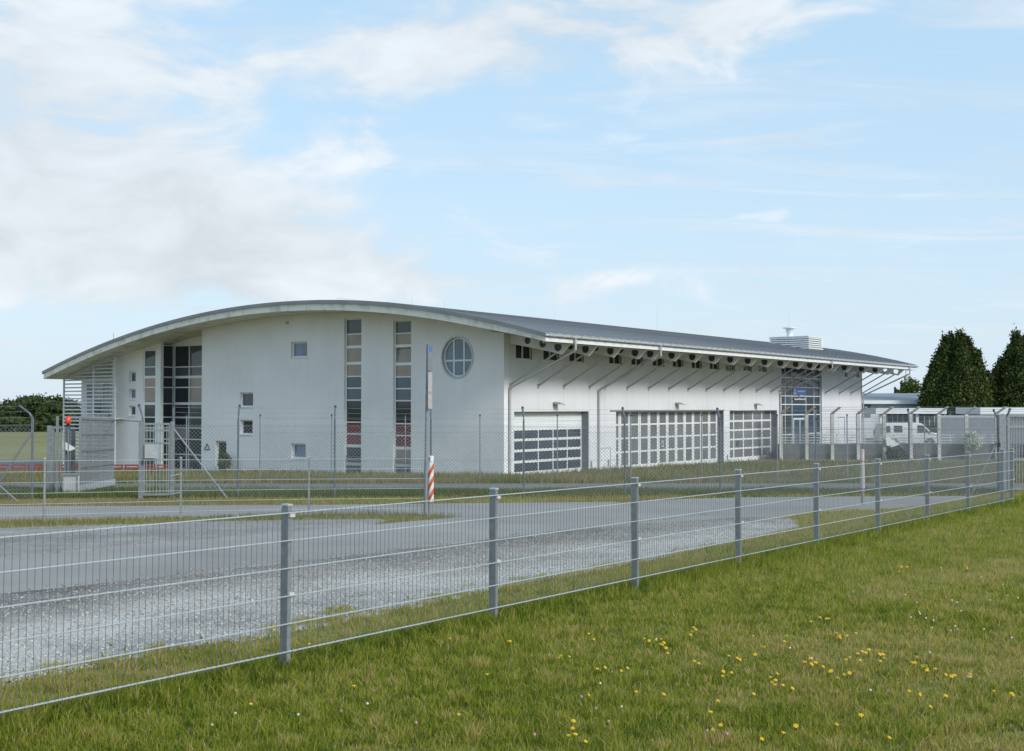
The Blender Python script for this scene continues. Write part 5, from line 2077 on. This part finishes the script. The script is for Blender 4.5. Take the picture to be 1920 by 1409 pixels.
def blades(name, x, y, h, w, tint, rng, lean=0.45, two=True, kind='stuff', label=None, zoff=0.0, mat='grass'):
    n = len(x)
    z = ground(x, y) + zoff
    a = rng.uniform(0, 2 * np.pi, n)
    la = rng.uniform(0, 2 * np.pi, n)
    ll = np.abs(rng.normal(0, lean, n)) * h
    wx, wy = np.cos(a) * w / 2, np.sin(a) * w / 2
    lx, ly = np.cos(la) * ll, np.sin(la) * ll
    base = np.stack([x, y, z - 0.01], 1)
    s = np.stack([wx, wy, np.zeros(n)], 1)
    if two:
        mid = base + np.stack([lx * 0.35, ly * 0.35, h * 0.6], 1)
        tip = base + np.stack([lx, ly, h], 1)
        V = np.stack([base - s, base + s, mid - s * 0.75, mid + s * 0.75, tip], 1).reshape(-1, 3)
        k = (np.arange(n) * 5)[:, None]
        idx = np.concatenate([k + np.array([[0, 1, 3, 2]]), k + np.array([[2, 3, 4]])], 1).ravel()
        tot = np.tile([4, 3], n)
        tn = np.repeat(tint, 5)
    else:
        tip = base + np.stack([lx, ly, h], 1)
        V = np.stack([base - s, base + s, tip], 1).reshape(-1, 3)
        idx = np.arange(3 * n)
        tot = np.full(n, 3)
        tn = np.repeat(tint, 3)
    o = soup(name, V, (idx, tot), mat, np.clip(tn, 0, 1), None, None)
    if label:
        tag(o, label, 'grass')
    tag(o, kind=kind)
    return o


def paved(x, y, m=0.0):
    r = np.zeros(len(x), bool)
    for P in (ROAD_P, SIDE_P, GRAV_P, GRV2_P, SERV_P):
        r |= in_poly(x, y, P)
    return r


rng = np.random.default_rng(99)
# lawn: even on screen, so denser near the camera
n = 1150000
Y = 5.2 * (46 / 5.2) ** rng.uniform(0, 1, n) ** 0.78
X = rng.uniform(-0.52, 0.52, n) * Y
s_, t_ = st_of(X, Y)
jit = 0.35 * (vnoise(X, Y, 1.7, 3) - 0.5) + 0.25 * (vnoise(X, Y, 5.0, 4) - 0.5)
pv = paved(X, Y)
keep = ~pv & ((t_ < 5.8) | ((Y < 37.5) & (s_ > 15)))
# weeds creep over the rim of the gravel
rim = in_poly(X, Y, GRAV_P) & (t_ < 1.42 + jit * 2.4) & (s_ < 18)
keep |= rim
X, Y, s_, t_ = X[keep], Y[keep], s_[keep], t_[keep]
patch = vnoise(X, Y, 0.45, 7) * 0.30 + vnoise(X, Y, 1.6, 8) * 0.35 + vnoise(X, Y, 4.2, 18) * 0.35
fine = vnoise(X, Y, 6.0, 9)
clump = vnoise(X, Y, 9.0, 15) * 0.5 + vnoise(X, Y, 21.0, 16) * 0.5
near_fence = np.exp(-(t_ / 0.33) ** 2)
verge = (t_ > 0.25)
# dry towards the camera, greener along the fence
dry = np.clip((patch - 0.30) * 2.2 + 0.40 * sst(t_, -2.6, -4.6), 0, 1) * np.where(t_ < -0.4, 1.0, 0.35) * (0.45 + 0.55 * sst(t_, -1.2, -3.2))
tn = 0.35 + 0.27 * dry + 0.30 * (fine - 0.5) + 0.80 * (clump - 0.5) + rng.normal(0, 0.21, len(X)) - 0.12 * near_fence + np.where(verge, 0.20, 0)
straw = rng.uniform(0, 1, len(X)) < (0.05 + 0.20 * dry + 0.14 * verge)
tn = np.where(straw, rng.uniform(0.78, 1.0, len(X)), tn)
h = (0.026 + 0.034 * rng.uniform(0, 1, len(X)) + 0.03 * fine) * (1 - 0.25 * dry) * (0.55 + 1.0 * clump) + near_fence * rng.uniform(0.0, 0.11, len(X)) * (0.4 + fine)
thin = np.where(verge & (vnoise(X, Y, 2.3, 12) < 0.42), rng.uniform(0, 1, len(X)) < 0.35, True) & (rng.uniform(0, 1, len(X)) > 0.45 * dry) & ~((clump < 0.33) & (rng.uniform(0, 1, len(X)) < 0.55))
w = np.clip(0.0042 + 0.00022 * Y, 0.004, 0.02) * rng.uniform(0.7, 1.5, len(X))
a = thin & (Y < 13)
b = thin & (Y >= 13)
blades('lawn_grass', X[a], Y[a], h[a], w[a], tn[a], rng, 0.55, True)
blades('verge_grass', X[b], Y[b], h[b] * 1.15, w[b], tn[b], rng, 0.55, False)
print('lawn blades', a.sum(), b.sum())

# broad-leaved weeds along the fence foot
nw = 2600
ws_ = rng.uniform(-6, 22, nw)
wt_ = rng.normal(0.55, 0.5, nw)
wx_, wy_ = xy_of(ws_, wt_)
kk = vnoise(wx_, wy_, 1.1, 14) > 0.45
blades('weed_leaves', wx_[kk], wy_[kk], rng.uniform(0.04, 0.10, kk.sum()), rng.uniform(0.012, 0.028, kk.sum()), np.clip(rng.normal(0.28, 0.15, kk.sum()), 0, 0.7), rng, 1.0, True)

# broad leaves: clover and plantain rosettes in the lawn, dock along the rim
nb = 26000
by = 5.2 * (24 / 5.2) ** rng.uniform(0, 1, nb)
bx2 = rng.uniform(-0.5, 0.5, nb) * by
bs2, bt2 = st_of(bx2, by)
kb = (bt2 < 1.5) & ~(in_poly(bx2, by, GRAV_P) & (bt2 > 1.5)) & (vnoise(bx2, by, 1.3, 33) * 0.6 + vnoise(bx2, by, 5, 34) * 0.4 > 0.52)
bx2, by = bx2[kb], by[kb]
nb = len(bx2)
ang = rng.uniform(0, 6.28, nb)
ln = rng.uniform(0.010, 0.030, nb) + 0.025 * (rng.uniform(0, 1, nb) < 0.06)
wd = ln * rng.uniform(0.35, 0.8, nb)
dirx, diry = np.cos(ang), np.sin(ang)
up = rng.uniform(0.0, 0.6, nb)
bz = ground(bx2, by) + rng.uniform(0.012, 0.045, nb)
c0 = np.stack([bx2, by, bz], 1)
d0 = np.stack([dirx, diry, up], 1) * ln[:, None]
e0 = np.stack([-diry, dirx, rng.uniform(-0.3, 0.3, nb)], 1) * wd[:, None] * 0.5
VV = np.stack([c0, c0 + d0 * 0.45 - e0, c0 + d0, c0 + d0 * 0.45 + e0], 1).reshape(-1, 3)
tag(soup('broad_leaves', VV, (np.arange(4 * nb), np.full(nb, 4)), 'grass', np.repeat(np.clip(rng.normal(0.22, 0.14, nb), 0, 0.6), 4)), kind='stuff')

# rough strips: roadside verges, fence foot, tall grass against the building
def rough(name, n, ylo, yhi, xlo, xhi, hlo, hhi, tmean, tsd, w, cond=None, seed=1, lean=0.35, clump=1.5):
    g = np.random.default_rng(seed)
    x = g.uniform(xlo, xhi, n)
    y = g.uniform(ylo, yhi, n)
    k = ~paved(x, y)
    if cond is not None:
        k &= cond(x, y)
    k &= (vnoise(x, y, clump, seed + 50) * 0.7 + 0.3 * g.uniform(0, 1, n)) > 0.28
    x, y = x[k], y[k]
    m = len(x)
    hh = (hlo + (hhi - hlo) * vnoise(x, y, 0.6, seed + 60)) * g.uniform(0.5, 1.2, m)
    t = tmean + tsd * g.normal(size=m) + 0.35 * (vnoise(x, y, 0.35, seed + 70) - 0.5)
    return blades(name, x, y, hh, w * g.uniform(0.7, 1.4, m), t, g, lean, False, mat='rough_grass')


def outside(x, y):
    dx, dy = x - BC[0], y - BC[1]
    u = dx * UX + dy * UY
    v = dx * VX + dy * VY
    return ~((u > -0.05) & (v > -0.05))


rough('dry_verge_grass', 60000, 29.0, 33.6, -18, 14, 0.04, 0.12, 0.76, 0.16, 0.016, seed=21)
rough('low_fence_grass', 22000, 22.4, 26.9, -16, -0.5, 0.05, 0.18, 0.66, 0.2, 0.012, seed=22)
rough('fence_foot_grass', 100000, 33.0, 40.4, -24, 20, 0.10, 0.26, 0.24, 0.2, 0.022, seed=23, cond=lambda x, y: y > 33.2 + (x + 7.6) * 0.16)
rough('service_verge_grass', 40000, 33.0, 40.4, -24, 20, 0.05, 0.16, 0.40, 0.2, 0.03, seed=27)
rough('tall_grass', 90000, 49.6, 56, -27, 40, 0.14, 0.42, 0.64, 0.22, 0.030, outside, 24)
rough('wall_foot_grass', 60000, 54, 82, -32, 30, 0.14, 0.42, 0.58, 0.22, 0.045, outside, 25)
rough('yard_edge_grass', 26000, 56, 90, 4, 46, 0.15, 0.42, 0.55, 0.22, 0.06, outside, 26)
rough('gate_foot_grass', 30000, 36, 52, -26, -11, 0.06, 0.20, 0.58, 0.22, 0.028, None, 28)

# ------------------------------------------------------------------ loose stones on the gravel
g = np.random.default_rng(41)
oct_v = np.array([(1, 0, 0), (-1, 0, 0), (0, 1, 0), (0, -1, 0), (0, 0, 1), (0, 0, -1)], float)
oct_f = np.array([(0, 2, 4), (2, 1, 4), (1, 3, 4), (3, 0, 4), (2, 0, 5), (1, 2, 5), (3, 1, 5), (0, 3, 5)])


def stones(name, x, y, r, t, zoff=0.018):
    n = len(x)
    V = oct_v[None] * g.uniform(0.55, 1.3, (n, 6, 1)) * np.stack([np.ones(n), np.ones(n) * 0.9, np.ones(n) * 0.6], 1)[:, None, :]
    a = g.uniform(0, 6.28, n)
    c, s = np.cos(a)[:, None], np.sin(a)[:, None]
    V = np.stack([V[..., 0] * c - V[..., 1] * s, V[..., 0] * s + V[..., 1] * c, V[..., 2]], 2) * r[:, None, None]
    V += np.stack([x, y, ground(x, y) + zoff + r * 0.15], 1)[:, None, :]
    F_ = (oct_f[None] + (np.arange(n) * 6)[:, None, None]).reshape(-1)
    return tag(soup(name, V.reshape(-1, 3), (F_, np.full(n * 8, 3)), 'stone', np.repeat(np.clip(t, 0, 1), 6)), kind='stuff')


n = 150000
ss = g.uniform(-9, 18, n)
tt = g.uniform(1.0, 6.2, n)
sx_, sy_ = xy_of(ss, tt)
dens = 0.35 + 0.65 * vnoise(sx_, sy_, 0.7, 90)
prob = np.where(tt < 4.7, 1.0, np.clip((6.2 - tt) / 1.5, 0, 1) ** 1.5) * dens
k = in_poly(sx_, sy_, GRAV_P + []) | (tt > 5.5)
k &= (g.uniform(0, 1, n) < prob) & (np.abs(sx_) < sy_ * 0.5)
m = k.sum()
pale_ = np.clip((4.6 - tt[k]) / 3, 0, 1)
stones('gravel_stones', sx_[k], sy_[k], np.clip(g.gamma(2.6, 0.0032, m) + 0.0045, 0, 0.018), 0.32 + 0.27 * pale_ + g.normal(0, 0.19, m))
n = 16000
sx_ = g.uniform(-14, -1, n)
sy_ = g.uniform(15, 25, n)
k = in_poly(sx_, sy_, GRV2_P)
m = k.sum()
stones('gravel_stones', sx_[k], sy_[k], np.clip(g.gamma(2.6, 0.0034, m) + 0.004, 0, 0.018), g.normal(0.36, 0.13, m))

# ------------------------------------------------------------------ flowers in the lawn
def flower_meshes():
    out_ = []
    for hgt, r in ((0.075, 0.0135), (0.09, 0.0155), (0.065, 0.0125)):
        hd = MB()
        for k in range(14):
            a0 = 2 * math.pi * k / 14
            rr = r * random.uniform(0.9, 1.12)
            c, s = math.cos(a0), math.sin(a0)
            w_ = 0.20
            i = len(hd.v)
            hd.v += [(0.002 * c, 0.002 * s, hgt), (rr * 0.7 * math.cos(a0 - w_), rr * 0.7 * math.sin(a0 - w_), hgt + 0.005),
                     (rr * c, rr * s, hgt + 0.004), (rr * 0.7 * math.cos(a0 + w_), rr * 0.7 * math.sin(a0 + w_), hgt + 0.005)]
            hd.f.append((i, i + 1, i + 2, i + 3))
        hd.lathe([(r * 0.3, hgt - 0.006), (r * 0.45, hgt + 0.003), (r * 0.2, hgt + 0.007)], 8)
        st = MB().tube([(0.004, 0.0, -0.03), (0.0, 0.003, hgt * 0.6), (0.0, 0.0, hgt - 0.004)], 0.0016, 4)
        out_.append((hd.mesh('flower_head', 'flower'), st.mesh('stem', 'leaf_light')))
    return out_


FM = flower_meshes()


def at_ground(px, py):
    d = px_dir(px, py)
    lo, hi = 1.0, 80.0
    for _ in range(40):
        m_ = (lo + hi) / 2
        zz = EYE + d.z * m_ / d.y
        if zz > gz(d.x * m_ / d.y, m_):
            lo = m_
        else:
            hi = m_
    return d.x * lo / d.y, lo


YEL = [(1102, 1195), (1218, 1205), (1227, 1206), (1238, 1207), (1240, 1219), (1246, 1228), (1289, 1192), (1298, 1187), (1412, 1198), (1476, 1201), (1427, 1226), (1365, 1236), (1378, 1240),
       (1303, 1254), (1357, 1270), (1368, 1269), (1444, 1275), (1452, 1292), (1461, 1293), (1120, 1259), (1162, 1260), (1052, 1241), (1060, 1244), (1091, 1306), (1193, 1309), (1230, 1314), (1343, 1319),
       (1400, 1306), (1325, 1353), (1331, 1371), (1352, 1368), (1485, 1369), (1421, 1388), (1466, 1390), (1065, 1366), (1074, 1370), (1063, 1394), (1070, 1397), (1090, 1398), (1532, 1162), (1551, 1168),
       (1565, 1192), (1570, 1199), (1602, 1199), (1516, 1250), (1512, 1248), (1521, 1253), (1546, 1266), (1575, 1268), (1558, 1265), (1594, 1240), (1607, 1242), (1645, 1236), (1651, 1240), (1618, 1225), (1627, 1228),
       (1706, 1246), (1718, 1243), (1728, 1263), (1739, 1262), (1752, 1264), (1781, 1276), (1815, 1274), (1689, 1062), (1697, 1065), (1877, 999), (1808, 1064), (1730, 1260), (1863, 1306), (1890, 1310), (1896, 1316),
       (1700, 1300), (1712, 1307), (1762, 1318), (1735, 1330), (953, 1206), (956, 1214), (845, 1202), (514, 1182), (580, 1218), (236, 1313), (465, 1331), (662, 1303), (860, 1350), (913, 1275), (1450, 1290), (1655, 1390), (1560, 1372), (1610, 1352)]
rc = random.Random(12)
YEL += [(px + rc.uniform(-13, 13), py + rc.uniform(-5, 9)) for px, py in YEL[:72] if py < 1300 and rc.random() < 0.8]
for i, (px, py) in enumerate(YEL):
    x, y = at_ground(px, py + 10)
    hd, st = FM[i % 3]
    e_ = empty('yellow_flower', (x, y, gz(x, y)), random.uniform(0, 6), 'small yellow dandelion-like flower growing in the lawn', 'flower', 'yellow flowers in the lawn')
    e_.rotation_euler = (random.uniform(0.1, 0.8), random.uniform(-0.1, 0.3), random.uniform(-0.3, 0.8))
    link('flower_head', hd, e_)
    link('stem', st, e_)
ch = MB().lathe([(0.003, 0.035), (0.0075, 0.040), (0.0085, 0.046), (0.004, 0.051)], 8)
chm = ch.mesh('flower_head', 'clover')
chp = MB().lathe([(0.003, 0.04), (0.008, 0.045), (0.009, 0.053), (0.004, 0.059)], 8).mesh('flower_head', 'pink')
cst = MB().tube([(0, 0, -0.02), (0, 0, 0.04)], 0.0014, 4).mesh('stem', 'leaf_light')
rr = random.Random(4)
for i in range(36):
    px, py = (rr.gauss(1780, 70), rr.gauss(1170, 50)) if i < 22 else ((rr.uniform(380, 760), rr.uniform(1330, 1400)) if i < 27 else (rr.uniform(760, 1900), rr.uniform(1160, 1400)))
    x, y = at_ground(px, py)
    e_ = empty('white_clover', (x, y, gz(x, y)), 0, 'tiny white clover head low in the lawn', 'flower', 'white clover in the lawn')
    link('flower_head', chm, e_)
    link('stem', cst, e_)
for px, py in ((1090, 1322), (1117, 1345), (1141, 1370), (1326, 1388), (1363, 1394), (1002, 1395), (640, 1350), (780, 1372)):
    x, y = at_ground(px, py)
    e_ = empty('pink_clover', (x, y, gz(x, y)), 0, 'tiny pink clover head in the dry lawn', 'flower', 'pink clover in the lawn')
    link('flower_head', chp, e_)
    link('stem', cst, e_)
